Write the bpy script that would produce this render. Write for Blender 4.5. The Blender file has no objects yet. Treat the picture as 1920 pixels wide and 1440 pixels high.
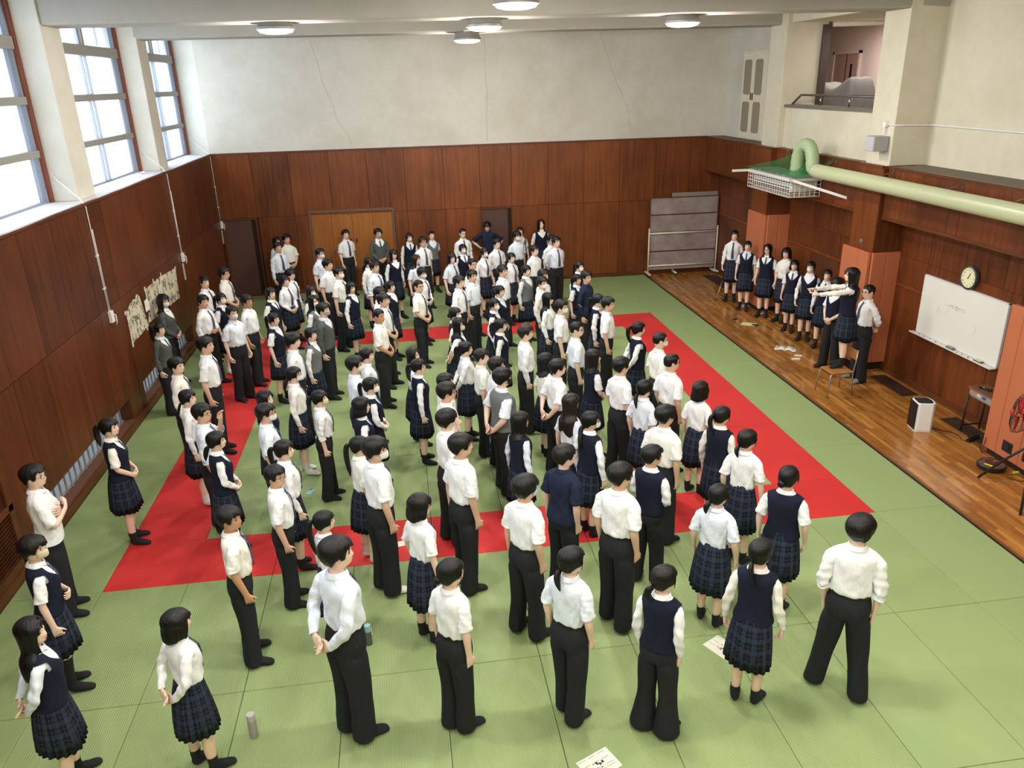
import bpy, bmesh, math, random
import numpy as np
from mathutils import Vector, Matrix

# ------------------------------------------------------------------ camera, world, exposure
scene = bpy.context.scene
COL = scene.collection
CAM = np.array([3.58152, -7.68213, 5.10960])
YAW, PITCH, ROLL, FPX = 0.132040, 0.373158, -0.028703, 1455.33

def cam_axes():
    f = np.array([math.sin(YAW) * math.cos(PITCH), math.cos(YAW) * math.cos(PITCH), -math.sin(PITCH)])
    rt = np.array([math.cos(YAW), -math.sin(YAW), 0.0])
    up = np.cross(rt, f)
    return rt * math.cos(ROLL) + up * math.sin(ROLL), -rt * math.sin(ROLL) + up * math.cos(ROLL), f
RT, UP, FW = cam_axes()
cam_data = bpy.data.cameras.new('camera')
cam_data.sensor_width = 36.0
cam_data.lens = FPX * 36.0 / 1920.0
cam_data.clip_end = 200
cam = bpy.data.objects.new('camera', cam_data)
COL.objects.link(cam)
cam.matrix_world = Matrix(((RT[0], UP[0], -FW[0], CAM[0]), (RT[1], UP[1], -FW[1], CAM[1]), (RT[2], UP[2], -FW[2], CAM[2]), (0, 0, 0, 1)))
scene.camera = cam
scene.view_settings.view_transform = 'Standard'
scene.view_settings.look = 'None'
scene.view_settings.gamma = 1.0
scene.view_settings.use_curve_mapping = False
scene.view_settings.exposure = -0.53
scene.cycles.max_bounces = 6
scene.cycles.diffuse_bounces = 3
scene.cycles.use_adaptive_sampling = True
scene.cycles.adaptive_threshold = 0.04
scene.cycles.glossy_bounces = 2
scene.cycles.transmission_bounces = 4
scene.cycles.transparent_max_bounces = 8
scene.cycles.sample_clamp_indirect = 4.0

world = bpy.data.worlds.new('sky')
scene.world = world
world.use_nodes = True
wn = world.node_tree.nodes
wn['Background'].inputs[0].default_value = (0.80, 0.90, 1.0, 1)
wn['Background'].inputs[1].default_value = 1.6

def area_light(name, loc, direction, sx, sy, power, color, shape='RECTANGLE', spread=180):
    d = bpy.data.lights.new(name, 'AREA')
    d.shape = shape
    d.size = sx
    if shape in ('RECTANGLE', 'ELLIPSE'):
        d.size_y = sy
    d.energy = power
    d.color = color
    d.spread = math.radians(spread)
    o = bpy.data.objects.new(name, d)
    COL.objects.link(o)
    o.location = loc
    o.rotation_euler = Vector(direction).to_track_quat('-Z', 'Y').to_euler()
    return o
# daylight outside the tall windows of the window wall (bay centres along the wall)
DAY = (0.86, 0.93, 1.0)
for k, (yc, ln) in enumerate(((11.5, 3.0), (7.45, 3.3), (3.1, 3.3), (-1.3, 3.3), (-5.6, 3.3))):
    area_light('window_daylight', (-2.0, yc, 5.05), (1, 0, -0.25), 2.7, ln, 240, DAY)
LAMP_W = 185
def lamp_light(x, y, z, power):
    d = bpy.data.lights.new('ceiling_lamp_light', 'POINT')
    d.energy = power; d.color = LAMP_COL; d.shadow_soft_size = .14
    o = bpy.data.objects.new('ceiling_lamp_light', d); COL.objects.link(o); o.location = (x, y, z)
    area_light('ceiling_lamp_light', (x, y, z + .08), (0, 0, -1), .5, .5, power * .42, LAMP_COL, 'DISK')
LAMP_COL = (1.0, 0.975, 0.925)

# ------------------------------------------------------------------ materials
def lin(c):
    return tuple(((x / 255) / 12.92 if x / 255 <= 0.04045 else ((x / 255 + 0.055) / 1.055) ** 2.4) for x in c)
MATS = {}
def mat(name, rgb=(200, 200, 200), rough=0.6, metal=0.0, spec=0.5, sheen=0.0, coat=0.0):
    if name in MATS:
        return MATS[name]
    m = bpy.data.materials.new(name)
    m.use_nodes = True
    b = m.node_tree.nodes['Principled BSDF']
    b.inputs['Base Color'].default_value = (*lin(rgb), 1)
    b.inputs['Roughness'].default_value = rough
    b.inputs['Metallic'].default_value = metal
    b.inputs['Specular IOR Level'].default_value = spec
    if sheen: b.inputs['Sheen Weight'].default_value = sheen
    if coat: b.inputs['Coat Weight'].default_value = coat
    m.diffuse_color = (*lin(rgb), 1)
    MATS[name] = m
    return m
class NT:
    """tiny node-graph helper"""
    def __init__(s, m):
        s.t = m.node_tree; s.n = s.t.nodes; s.l = s.t.links; s.b = s.n['Principled BSDF']
    def new(s, typ, **kw):
        n = s.n.new(typ)
        for k, v in kw.items(): setattr(n, k, v)
        return n
    def link(s, a, b): s.l.new(a, b)
    def val(s, sock, v):
        if hasattr(v, 'is_output'): s.link(v, sock)
        else: sock.default_value = v
    def math(s, op, a, b=0.0, c=None):
        n = s.new('ShaderNodeMath', operation=op)
        s.val(n.inputs[0], a); s.val(n.inputs[1], b)
        if c is not None: s.val(n.inputs[2], c)
        return n.outputs[0]
    def mix(s, fac, a, b, blend='MIX'):
        n = s.new('ShaderNodeMix', data_type='RGBA', blend_type=blend)
        s.val(n.inputs[0], fac); s.val(n.inputs[6], a); s.val(n.inputs[7], b)
        return n.outputs[2]
    def coord(s, kind='Object'): return s.new('ShaderNodeTexCoord').outputs[kind]
    def geo(s): return s.new('ShaderNodeNewGeometry').outputs['Position']
    def map(s, vec, scale=(1, 1, 1), loc=(0, 0, 0)):
        n = s.new('ShaderNodeMapping'); s.link(vec, n.inputs[0])
        n.inputs['Scale'].default_value = scale; n.inputs['Location'].default_value = loc
        return n.outputs[0]
    def noise(s, vec, scale, detail=3, rough=0.55, dist=0.0):
        n = s.new('ShaderNodeTexNoise'); s.link(vec, n.inputs['Vector'])
        n.inputs['Scale'].default_value = scale; n.inputs['Detail'].default_value = detail
        n.inputs['Roughness'].default_value = rough; n.inputs['Distortion'].default_value = dist
        return n.outputs['Fac']
    def ramp(s, fac, stops):
        n = s.new('ShaderNodeValToRGB'); s.link(fac, n.inputs[0])
        e = n.color_ramp.elements
        while len(e) < len(stops): e.new(0.5)
        for k, (p, c) in enumerate(stops):
            e[k].position = p; e[k].color = (*lin(c), 1)
        return n.outputs[0]
    def range(s, v, a, b, c, d):
        n = s.new('ShaderNodeMapRange'); s.link(v, n.inputs[0])
        for k, x in enumerate((a, b, c, d)): n.inputs[k + 1].default_value = x
        return n.outputs[0]
    def sep(s, vec):
        n = s.new('ShaderNodeSeparateXYZ'); s.link(vec, n.inputs[0]); return n.outputs
    def bump(s, h, strength, dist):
        n = s.new('ShaderNodeBump'); s.link(h, n.inputs['Height'])
        n.inputs['Strength'].default_value = strength; n.inputs['Distance'].default_value = dist
        s.link(n.outputs[0], s.b.inputs['Normal'])
    def color(s, c): s.link(c, s.b.inputs['Base Color'])
def rgb4(c): return (*lin(c), 1)

def plaster_mat(name, base, stain):
    m = mat(name, base, 0.9, spec=0.2)
    g = NT(m); p = g.geo()
    n1 = g.noise(p, 0.9, 5, 0.6); n2 = g.noise(p, 6.0, 4, 0.6)
    c = g.mix(g.range(n1, 0.42, 0.72, 0, 0.7), rgb4(base), rgb4(stain))
    c = g.mix(g.range(n2, 0.45, 0.75, 0, 0.22), c, rgb4(stain))
    g.color(c)
    g.bump(g.noise(p, 45, 3), 0.12, 0.01)
    return m
M_PLASTER = plaster_mat('cream_plaster', (220, 212, 190), (202, 192, 164))
M_PLASTER_L = plaster_mat('pale_plaster', (218, 212, 198), (198, 190, 172))
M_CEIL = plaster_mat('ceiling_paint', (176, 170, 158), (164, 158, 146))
M_PINK = plaster_mat('pink_plaster', (238, 214, 206), (232, 206, 198))

def panel_wood(name, dark, light, axis='z', rough=0.38):
    """veneer: grain along the axis; the face attribute tone shifts each panel"""
    m = mat(name, light, rough, spec=0.4)
    g = NT(m); p = g.geo()
    sc = {'z': (14, 14, 0.7), 'y': (14, 0.7, 14), 'x': (0.7, 14, 14)}[axis]
    at = g.new('ShaderNodeAttribute', attribute_name='tone')
    off = g.new('ShaderNodeVectorMath', operation='ADD')
    g.link(g.map(p, sc), off.inputs[0])
    cmb = g.new('ShaderNodeCombineXYZ'); g.link(g.math('MULTIPLY', at.outputs['Fac'], 37.0), cmb.inputs[0]); g.link(g.math('MULTIPLY', at.outputs['Fac'], 91.0), cmb.inputs[2])
    g.link(cmb.outputs[0], off.inputs[1])
    n1 = g.noise(off.outputs[0], 1.0, 5, 0.6, 0.4)
    n2 = g.noise(p, 1.1, 3, 0.5)
    n3 = g.noise(off.outputs[0], 7.0, 3, 0.6)
    f = g.math('ADD', g.math('MULTIPLY', n1, 0.55), g.math('ADD', g.math('MULTIPLY', n2, 0.35), g.math('MULTIPLY', n3, 0.15)))
    f = g.math('ADD', f, g.math('MULTIPLY', g.math('SUBTRACT', at.outputs['Fac'], 0.5), 0.34))
    g.color(g.ramp(f, [(0.30, dark), (0.72, light)]))
    g.bump(n3, 0.05, 0.004)
    return m
M_PANEL = panel_wood('red_brown_veneer', (74, 35, 14), (142, 76, 34))
M_PANEL_SHADED = panel_wood('red_brown_veneer_shaded', (58, 27, 12), (114, 58, 29))  # shade put into the colour: window light misses the window-side wall
M_PANELR = panel_wood('brown_veneer_front', (70, 33, 14), (134, 70, 32))
M_TRIMWOOD = panel_wood('brown_trim_wood', (88, 46, 20), (138, 78, 40), 'y')
M_TANWOOD = panel_wood('tan_door_veneer', (140, 82, 34), (176, 112, 54))
M_GAP = mat('panel_gap_dark', (38, 18, 9), 0.9)  # plain dark tone for joints, slots and backing
M_BROWNDOOR = mat('brown_door_paint', (86, 56, 48), 0.5)
M_ORANGE = mat('orange_vinyl_pad', (188, 108, 70), 0.55)
M_CREAM = mat('cream_paint', (230, 220, 196), 0.5)
M_WHITE = mat('white_plastic', (236, 234, 228), 0.4)
M_WHITEMET = mat('white_painted_metal', (226, 222, 214), 0.4)
M_GREYMET = mat('grey_window_metal', (150, 146, 138), 0.6, 0.0)
M_ALU = mat('aluminium', (168, 168, 168), 0.35, 0.8)
M_DARKMET = mat('dark_metal', (46, 46, 48), 0.45, 0.5)
M_BLACK = mat('black_plastic', (18, 18, 19), 0.45)
M_CHROME = mat('chrome', (190, 190, 190), 0.2, 1.0)
M_STONE = mat('grey_ledge', (118, 108, 94), 0.85)
M_SILL = mat('pale_sill_board', (222, 218, 218), 0.7)
M_REDWOOD = mat('reddish_jamb_wood', (128, 66, 44), 0.6)
M_PAPER = mat('white_paper', (236, 232, 214), 0.8)
M_INK = mat('ink', (70, 70, 68), 0.8)
M_YELLOW = mat('yellow_label', (236, 214, 40), 0.6)

def mat_floorwood():
    m = mat('varnished_strip_floor', (160, 98, 44), 0.22, spec=0.5, coat=0.25)
    g = NT(m); p = g.geo(); s = g.sep(p)
    br = g.new('ShaderNodeTexBrick')
    cmb = g.new('ShaderNodeCombineXYZ'); g.link(s[1], cmb.inputs[0]); g.link(s[0], cmb.inputs[1])
    g.link(cmb.outputs[0], br.inputs['Vector'])
    br.offset = 0.37; br.inputs['Scale'].default_value = 1.0
    br.inputs['Brick Width'].default_value = 0.62; br.inputs['Row Height'].default_value = 0.062
    br.inputs['Mortar Size'].default_value = 0.0009; br.inputs['Bias'].default_value = 0.0
    br.inputs['Color1'].default_value = (0.0, 0.0, 0.0, 1); br.inputs['Color2'].default_value = (1, 1, 1, 1); br.inputs['Mortar'].default_value = (0.1, 0.1, 0.1, 1)
    gr = g.noise(g.map(p, (26, 1.6, 1)), 1.0, 4, 0.6, 0.3)
    f = g.math('ADD', g.math('MULTIPLY', br.outputs['Color'], 0.42), g.math('MULTIPLY', gr, 0.6))
    g.color(g.ramp(f, [(0.22, (126, 78, 30)), (0.55, (174, 114, 50)), (0.85, (210, 154, 82))]))
    g.link(g.range(g.noise(p, 2.2, 4), 0.3, 0.7, 0.16, 0.34), g.b.inputs['Roughness'])
    g.bump(gr, 0.04, 0.003)
    return m
M_FLOOR = mat_floorwood()

def mat_tatami(name, base, alt, rib=True):
    m = mat(name, base, 0.62, spec=0.3)
    g = NT(m); p = g.geo(); s = g.sep(p)
    r = g.new('ShaderNodeObjectInfo').outputs['Random']
    c = g.mix(g.range(r, 0, 1, 0.0, 0.8), rgb4(base), rgb4(alt))
    n = g.noise(p, 1.4, 4, 0.55)
    c = g.mix(g.range(n, 0.45, 0.75, 0, 0.35), c, rgb4(alt))
    if rib:
        w = g.math('SINE', g.math('MULTIPLY', s[0], 2 * math.pi / 0.021))
        c = g.mix(g.range(w, -1, 1, 0, 0.16), c, rgb4(tuple(int(x * 0.72) for x in base)))
        g.bump(w, 0.35, 0.0025)
    else:
        g.bump(g.noise(p, 260, 2), 0.15, 0.002)
    g.color(c)
    return m
M_GREEN = mat_tatami('green_mat_vinyl', (151, 170, 115), (144, 163, 107))
M_GREEN_S = mat_tatami('smooth_green_mat_vinyl', (150, 170, 115), (144, 164, 109), rib=False)
M_RED = mat_tatami('red_mat_vinyl', (212, 56, 54), (204, 48, 48), rib=False)

# ------------------------------------------------------------------ mesh helpers
class MB:
    def __init__(s): s.v = []; s.f = []; s.m = []; s.tone = []; s.uv = None
    def add(s, verts, faces, mi=0, tone=0.5):
        o = len(s.v)
        s.v.extend([tuple(map(float, p)) for p in verts])
        for f in faces:
            s.f.append(tuple(int(i) + o for i in f)); s.m.append(mi); s.tone.append(tone)
        return o
    def box(s, x0, x1, y0, y1, z0, z1, mi=0, tone=0.5, shear=0.0):
        if x0 > x1: x0, x1 = x1, x0
        if y0 > y1: y0, y1 = y1, y0
        if z0 > z1: z0, z1 = z1, z0
        v = [(x, y, z) for z in (z0, z1) for y in (y0, y1) for x in (x0, x1)]
        if shear: v = [(x, y + shear * x, z) for x, y, z in v]
        s.add(v, [(0, 2, 3, 1), (4, 5, 7, 6), (0, 1, 5, 4), (2, 6, 7, 3), (0, 4, 6, 2), (1, 3, 7, 5)], mi, tone)
        return s
    def prism(s, poly, d, mi=0):
        """poly: list of 3D points (planar), extruded by vector d"""
        n = len(poly); d = np.array(d, float)
        v = [np.array(p, float) for p in poly] + [np.array(p, float) + d for p in poly]
        f = [tuple(range(n))[::-1], tuple(range(n, 2 * n))] + [(k, (k + 1) % n, n + (k + 1) % n, n + k) for k in range(n)]
        s.add(v, f, mi); return s
    def tube(s, path, rad, seg=10, mi=0, cap=True, flat=1.0):
        P = [np.array(p, float) for p in path]
        n = len(P)
        R = rad if hasattr(rad, '__len__') else [rad] * n
        T = []
        for k in range(n):
            t = P[min(k + 1, n - 1)] - P[max(k - 1, 0)]
            T.append(t / (np.linalg.norm(t) + 1e-9))
        a = np.array([0, 0, 1.0]) if abs(T[0][2]) < 0.9 else np.array([1.0, 0, 0])
        U = a - T[0] * (a @ T[0]); U /= np.linalg.norm(U)
        v = []
        for k in range(n):
            U = U - T[k] * (U @ T[k]); U /= np.linalg.norm(U)
            V = np.cross(T[k], U)
            for j in range(seg):
                an = 2 * math.pi * j / seg
                v.append(P[k] + R[k] * (math.cos(an) * U + flat * math.sin(an) * V))
        f = [(k * seg + j, k * seg + (j + 1) % seg, (k + 1) * seg + (j + 1) % seg, (k + 1) * seg + j) for k in range(n - 1) for j in range(seg)]
        if cap: f += [tuple(range(seg))[::-1], tuple(range((n - 1) * seg, n * seg))]
        s.add(v, f, mi); return s
    def lathe(s, prof, seg=24, mi=0, center=(0, 0, 0), axis=None, sx=1.0, sy=1.0, caps=True):
        """prof: list of (r,z); axis: rotation Matrix 3x3 or None"""
        v = []
        for r, z in prof:
            for j in range(seg):
                an = 2 * math.pi * j / seg
                p = Vector((r * math.cos(an) * sx, r * math.sin(an) * sy, z))
                if axis is not None: p = axis @ p
                v.append((p.x + center[0], p.y + center[1], p.z + center[2]))
        n = len(prof)
        f = [(k * seg + j, k * seg + (j + 1) % seg, (k + 1) * seg + (j + 1) % seg, (k + 1) * seg + j) for k in range(n - 1) for j in range(seg)]
        if caps and prof[0][0] > 1e-6: f.append(tuple(range(seg))[::-1])
        if caps and prof[-1][0] > 1e-6: f.append(tuple(range((n - 1) * seg, n * seg)))
        s.add(v, f, mi); return s
    def ellipsoid(s, c, r, seg=10, rings=7, mi=0):
        prof = [(max(math.sin(math.pi * k / rings), 1e-4), -math.cos(math.pi * k / rings)) for k in range(rings + 1)]
        v = []
        for a, z in prof:
            for j in range(seg):
                an = 2 * math.pi * j / seg
                v.append((c[0] + r[0] * a * math.cos(an), c[1] + r[1] * a * math.sin(an), c[2] + r[2] * z))
        f = [(k * seg + j, k * seg + (j + 1) % seg, (k + 1) * seg + (j + 1) % seg, (k + 1) * seg + j) for k in range(rings) for j in range(seg)]
        s.add(v, f, mi); return s
    def build(s, name, mats, parent=None, smooth=False, bevel=0.0, seg=2, loc=None, origin=None, fix=True, subsurf=0, angle=None):
        V = np.array(s.v, float)
        if origin is not None: V = V - np.array(origin, float)
        me = bpy.data.meshes.new(name)
        me.from_pydata(V.tolist(), [], s.f)
        if not isinstance(mats, (list, tuple)): mats = [mats]
        for m in mats: me.materials.append(m)
        if len(mats) > 1: me.polygons.foreach_set('material_index', s.m)
        if any(t != 0.5 for t in s.tone):
            a = me.attributes.new('tone', 'FLOAT', 'FACE'); a.data.foreach_set('value', s.tone)
        if s.uv is not None:
            uvl = me.uv_layers.new(name='uv')
            li = np.empty(len(me.loops), int); me.loops.foreach_get('vertex_index', li)
            uvl.data.foreach_set('uv', np.array(s.uv, float)[li].ravel())
        me.update()
        if fix:
            bm = bmesh.new(); bm.from_mesh(me)
            bmesh.ops.recalc_face_normals(bm, faces=bm.faces); bm.to_mesh(me); bm.free()
        if smooth:
            me.polygons.foreach_set('use_smooth', [True] * len(me.polygons))
        o = bpy.data.objects.new(name, me)
        COL.objects.link(o)
        if bevel:
            b = o.modifiers.new('bevel', 'BEVEL'); b.width = bevel; b.segments = seg; b.limit_method = 'ANGLE'; b.angle_limit = math.radians(40)
        if subsurf:
            b = o.modifiers.new('subsurf', 'SUBSURF'); b.levels = subsurf; b.render_levels = subsurf
        if smooth and angle:
            me.set_sharp_from_angle(angle=math.radians(angle))
        if parent is not None: o.parent = parent
        if origin is not None and loc is None: o.location = origin
        if loc is not None: o.location = loc
        return o
def tag(o, label, cat, group=None, kind=None):
    o['label'] = label; o['category'] = cat
    if group: o['group'] = group
    if kind: o['kind'] = kind
    return o
def structure(o):
    o['kind'] = 'structure'; return o
def empty(name, loc, rz=0.0, label=None, cat=None, group=None):
    o = bpy.data.objects.new(name, None); COL.objects.link(o)
    o.location = loc; o.rotation_euler = (0, 0, rz); o.empty_display_size = 0.1
    if label: tag(o, label, cat, group)
    return o
rnd = random.Random(7)

# ------------------------------------------------------------------ the hall
SH = -0.0245                       # the cross direction of the hall is very slightly skewed to the mats
def yb(x): return 13.02 + SH * x   # back wall line
ZW, ZS, ZC = 3.60, 2.02, 6.75      # wainscot top, panel seam, ceiling
XL, XR, XB = -1.0, 12.05, 11.62    # window-side panelling, lower wall opposite, its overhanging upper band

structure(MB().box(-2.2, 10.085, -9.5, 13.4, -0.2, -0.035).build('floor', mat('under_floor', (90, 80, 60), 0.9)))
structure(MB().box(10.085, 12.3, -9.5, 13.2, -0.2, 0.0).build('floor_boards', M_FLOOR))
structure(MB().box(10.062, 10.085, -9.5, 12.77, -0.035, 0.006).build('trim_1', M_GAP))
structure(MB().box(10.085, 10.125, -9.5, 12.77, 0.0, 0.008).build('trim_2', mat('floor_edge_strip', (120, 76, 40), 0.4)))
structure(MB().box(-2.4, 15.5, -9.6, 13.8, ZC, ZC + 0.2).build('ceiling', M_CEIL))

# back wall: plaster above, veneer panels below
m = MB()
pts = [(-2.2, 13.62), (-1.02, 13.10), (12.35, yb(12.35) + 0.02)]
for (xa, ya), (xb_, yb_) in zip(pts, pts[1:]):
    m.prism([(xa, ya, 0), (xb_, yb_, 0), (xb_, yb_ + 0.3, 0), (xa, ya + 0.3, 0)], (0, 0, ZC))
structure(m.build('wall_back', M_PLASTER_L))
m = MB().box(-1.0, 12.1, 13.015, 13.10, 0, ZW - 0.01, 1, shear=SH)
seams = [-0.99, -0.072, .852, 1.827, 2.764, 3.713, 4.688, 5.622, 6.444, 7.415, 8.357, 9.31, 10.276, 11.2, 12.04]
tones = [0.42, 0.22, 0.5, 0.55, 0.4, 0.6, 0.62, 0.52, 0.58, 0.55, 0.6, 0.45, 0.4, 0.3]
g = 0.004
for k in range(len(seams) - 1):
    a, b = seams[k], seams[k + 1]
    m.box(a + g, b - g, 12.985, 13.015, ZS + g, ZW - 0.03, 0, tones[k] + 0.01, SH)
    if k in (0, 2, 3, 4, 7): continue
    m.box(a + g, b - g, 12.985, 13.015, 0.10, ZS - g, 0, min(1, tones[k] + rnd.uniform(-0.1, 0.1)), SH)
m.box(.852 + g, 1.17, 12.985, 13.015, 0.10, ZS - g, 0, 0.5, SH)
m.box(1.17, 3.37, 12.985, 13.015, 0.10, 0.55, 0, 0.45, SH)
m.box(3.37, 3.713 - g, 12.985, 13.015, 0.10, ZS - g, 0, 0.5, SH)
structure(m.build('wall_back_panelling', [M_PANEL, M_GAP]))
structure(MB().box(-1.0, 11.64, 12.965, 13.05, ZW - 0.03, ZW + 0.012, shear=SH).build('trim_3', M_TRIMWOOD))
m = MB()
for a, b in ((-0.14, 5.58), (6.46, 12.05)): m.box(a, b, 12.965, 12.99, 0, 0.105, shear=SH)
structure(m.build('baseboard_back', M_TRIMWOOD))
# hairline cracks in the plaster
cr = mat('plaster_crack', (120, 106, 88), 0.95)
for path in ([(1.70, 6.15), (1.86, 5.5), (1.9, 5.2), (2.1, 4.62), (2.14, 4.3), (2.36, 4.0), (2.46, 3.73)], [(5.88, 6.15), (5.86, 5.2), (5.9, 4.8), (5.86, 4.2), (5.85, 3.67)],
             [(8.77, 6.13), (8.95, 5.6), (9.17, 5.04), (9.35, 4.7), (9.54, 4.26), (9.56, 4.0), (9.64, 3.7)]):
    P = [(x + rnd.uniform(-.012, .012), yb(x) + 0.008 + 0.02 * (x + 1.02) / 13.3 if False else 13.10 + (x + 1.02) / 13.37 * (yb(12.35) + 0.02 - 13.10) - 0.0005, z) for (x, z) in path]
    structure(MB().tube(P, 0.0022, 5).build('trim_crack', cr))

# doors in the back wall
def back_door(n, x0, x1, handle_x):
    y = yb((x0 + x1) / 2)
    e = structure(MB().box(x0 + .05, x1 - .05, y - .012, y + .03, 0.03, ZS - .05).build('door_%d' % n, M_BROWNDOOR))
    m = MB()
    m.box(x0, x0 + .05, y - .045, y + .02, 0, ZS); m.box(x1 - .05, x1, y - .045, y + .02, 0, ZS); m.box(x0 + .05, x1 - .05, y - .045, y + .02, ZS - .05, ZS)
    m.box(x0 + .05, x1 - .05, y - .045, y + .02, 0, .03)
    m.build('door_frame', M_TRIMWOOD, e)
    mk = MB().lathe([(0.001, -.05), (.016, -.05), (.018, -.03), (.008, -.02), (.008, 0)], 12, 0, (handle_x, y - .012, .92), Matrix.Rotation(-math.pi / 2, 3, 'X') @ Matrix.Scale(-1, 3, (0, 0, 1)))
    mk.build('door_knob', M_CHROME, e, smooth=True)
    return e
back_door(1, -0.985, -0.10, -0.86)
back_door(2, 5.60, 6.47, 6.36)
# the tan folding cupboard
e = empty('folding_cupboard', (2.27, yb(2.27), 0.55), math.atan(SH), 'tan wooden folding cupboard doors set in the back wall panelling', 'cupboard')
m = MB(); m.box(-1.09, -1.04, -.05, .05, 0, 1.57); m.box(1.04, 1.09, -.05, .05, 0, 1.57); m.box(-1.09, 1.09, -.055, .05, 1.52, 1.58); m.box(-1.09, 1.09, -.05, .05, -.02, .03)
m.build('frame', mat('grey_brown_frame', (110, 82, 66), 0.5), e)
for k in range(4):
    a = -1.04 + k * .52
    d = MB().box(a + .003, a + .517, -.02, .03, .03, 1.52, 0, 0.35 + .12 * (k % 3)).build('door', M_TANWOOD, e, bevel=.004)
    if k in (1, 2):
        hx = a + (.45 if k == 1 else .07)
        MB().box(hx - .018, hx + .018, -.026, -.0205, .70, .82).build('handle', M_DARKMET, d, bevel=.003)
        MB().lathe([(.001, -.03), (.018, -.03), (.018, -.0205)], 12, 0, (hx, 0, 1.46), Matrix.Rotation(math.pi / 2, 3, 'X') @ Matrix.Scale(-1, 3, (0, 0, 1))).build('latch', M_CHROME, d)

# window-side wall: veneer panels with low barred windows near the floor
LOW = ((-3.1, 0.55), (1.2, 4.65), (5.37, 8.82))
m = MB()
m.box(-1.05, -1.02, -9.5, 13.1, 0.52, ZW - .02, 1)
for a, b in ((-9.5, -3.1), (0.62, 1.2), (4.65, 5.37), (8.82, 13.1)): m.box(-1.05, -1.02, a, b, 0, 0.52, 1)
y = 1.37 - 0.955 * 11
k = 0
while y < 13.0:
    b = min(y + .955, 13.04)
    t = rnd.uniform(.2, .6)
    m.box(-1.02, XL, y + g, b - g, ZS + g, ZW - .03, 0, t)
    t = rnd.uniform(.25, .7)
    cuts = sorted([y] + [c for w in LOW for c in w if y < c < b] + [b])
    m.box(-1.02, XL, y + g, b - g, .52, ZS - g, 0, t)
    for c0, c1 in zip(cuts, cuts[1:]):
        if not any(w[0] - .01 <= c0 and c1 <= w[1] + .01 for w in LOW):
            m.box(-1.02, XL, c0 + (g if c0 == y else 0), c1 - (g if c1 == b else 0), .13, .52, 0, t)
    y += .955; k += 1
structure(m.build('wall_left_panelling', [M_PANEL_SHADED, M_GAP]))
structure(MB().box(-1.04, -0.955, -9.5, 13.03, -.03, .115).build('baseboard_left', M_TRIMWOOD, bevel=.006))
structure(MB().box(-1.03, -0.98, -9.5, 13.05, ZW - .03, ZW + .008).build('trim_4', M_TRIMWOOD))
structure(MB().box(-1.7, -1.0, -9.5, 13.5, ZW - .04, ZW).build('trim_5', M_SILL))
structure(MB().box(-2.0, -1.35, -9.5, 13.6, -.2, .03).box(-2.0, -1.35, -9.5, 13.6, .56, ZW - .04).box(-2.0, -1.35, 8.9, 13.6, .03, .56).box(-2.0, -1.35, 4.7, 5.3, .03, .56).box(-2.0, -1.35, .65, 1.15, .03, .56).box(-2.0, -1.35, -9.5, -3.15, .03, .56).build('wall_left', M_PLASTER_L))
M_GLASS = mat('frosted_pane', (238, 244, 250), 0.5)
def frosted():
    m = M_GLASS; t = m.node_tree; n = t.nodes; n.clear()
    out = n.new('ShaderNodeOutputMaterial'); tr = n.new('ShaderNodeBsdfTranslucent'); tp = n.new('ShaderNodeBsdfTransparent'); mx = n.new('ShaderNodeMixShader'); gl = n.new('ShaderNodeBsdfGlossy'); mx2 = n.new('ShaderNodeMixShader')
    tr.inputs[0].default_value = (.84, .90, .96, 1); tp.inputs[0].default_value = (.92, .96, 1, 1); gl.inputs['Roughness'].default_value = .15
    mx.inputs[0].default_value = .38; mx2.inputs[0].default_value = .05
    t.links.new(tr.outputs[0], mx.inputs[1]); t.links.new(tp.outputs[0], mx.inputs[2]); t.links.new(mx.outputs[0], mx2.inputs[1]); t.links.new(gl.outputs[0], mx2.inputs[2]); t.links.new(mx2.outputs[0], out.inputs[0])
frosted()
wi = 1
for a, b in LOW:
    w = structure(MB().box(-1.19, -1.185, a, b, .10, .54).build('window_%d' % wi, M_GLASS)); wi += 1
    m = MB()
    m.box(-1.35, -.997, a, b, .508, .54); m.box(-1.35, -.997, a - .03, a + .012, .10, .54); m.box(-1.35, -.997, b - .012, b + .03, .10, .54)
    m.build('window_frame', M_TRIMWOOD, w)
    MB().prism([(-1.2, a, .09), (-.99, a, .115), (-.99, a, .145), (-1.2, a, .12)], (0, b - a, 0)).build('window_sill', mat('worn_sill_wood', (112, 70, 50), .6), w)
    n = int((b - a) / .165)
    MB().box(-1.175, -1.15, a, b, .12, .145).box(-1.175, -1.15, a, b, .49, .515).build('window_rail', M_GREYMET, w)
    for k in range(1, n):
        yy = a + (b - a) * k / n
        MB().box(-1.15, -1.13, yy - .011, yy + .011, .13, .515).build('window_bar', M_GREYMET, w)

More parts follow.
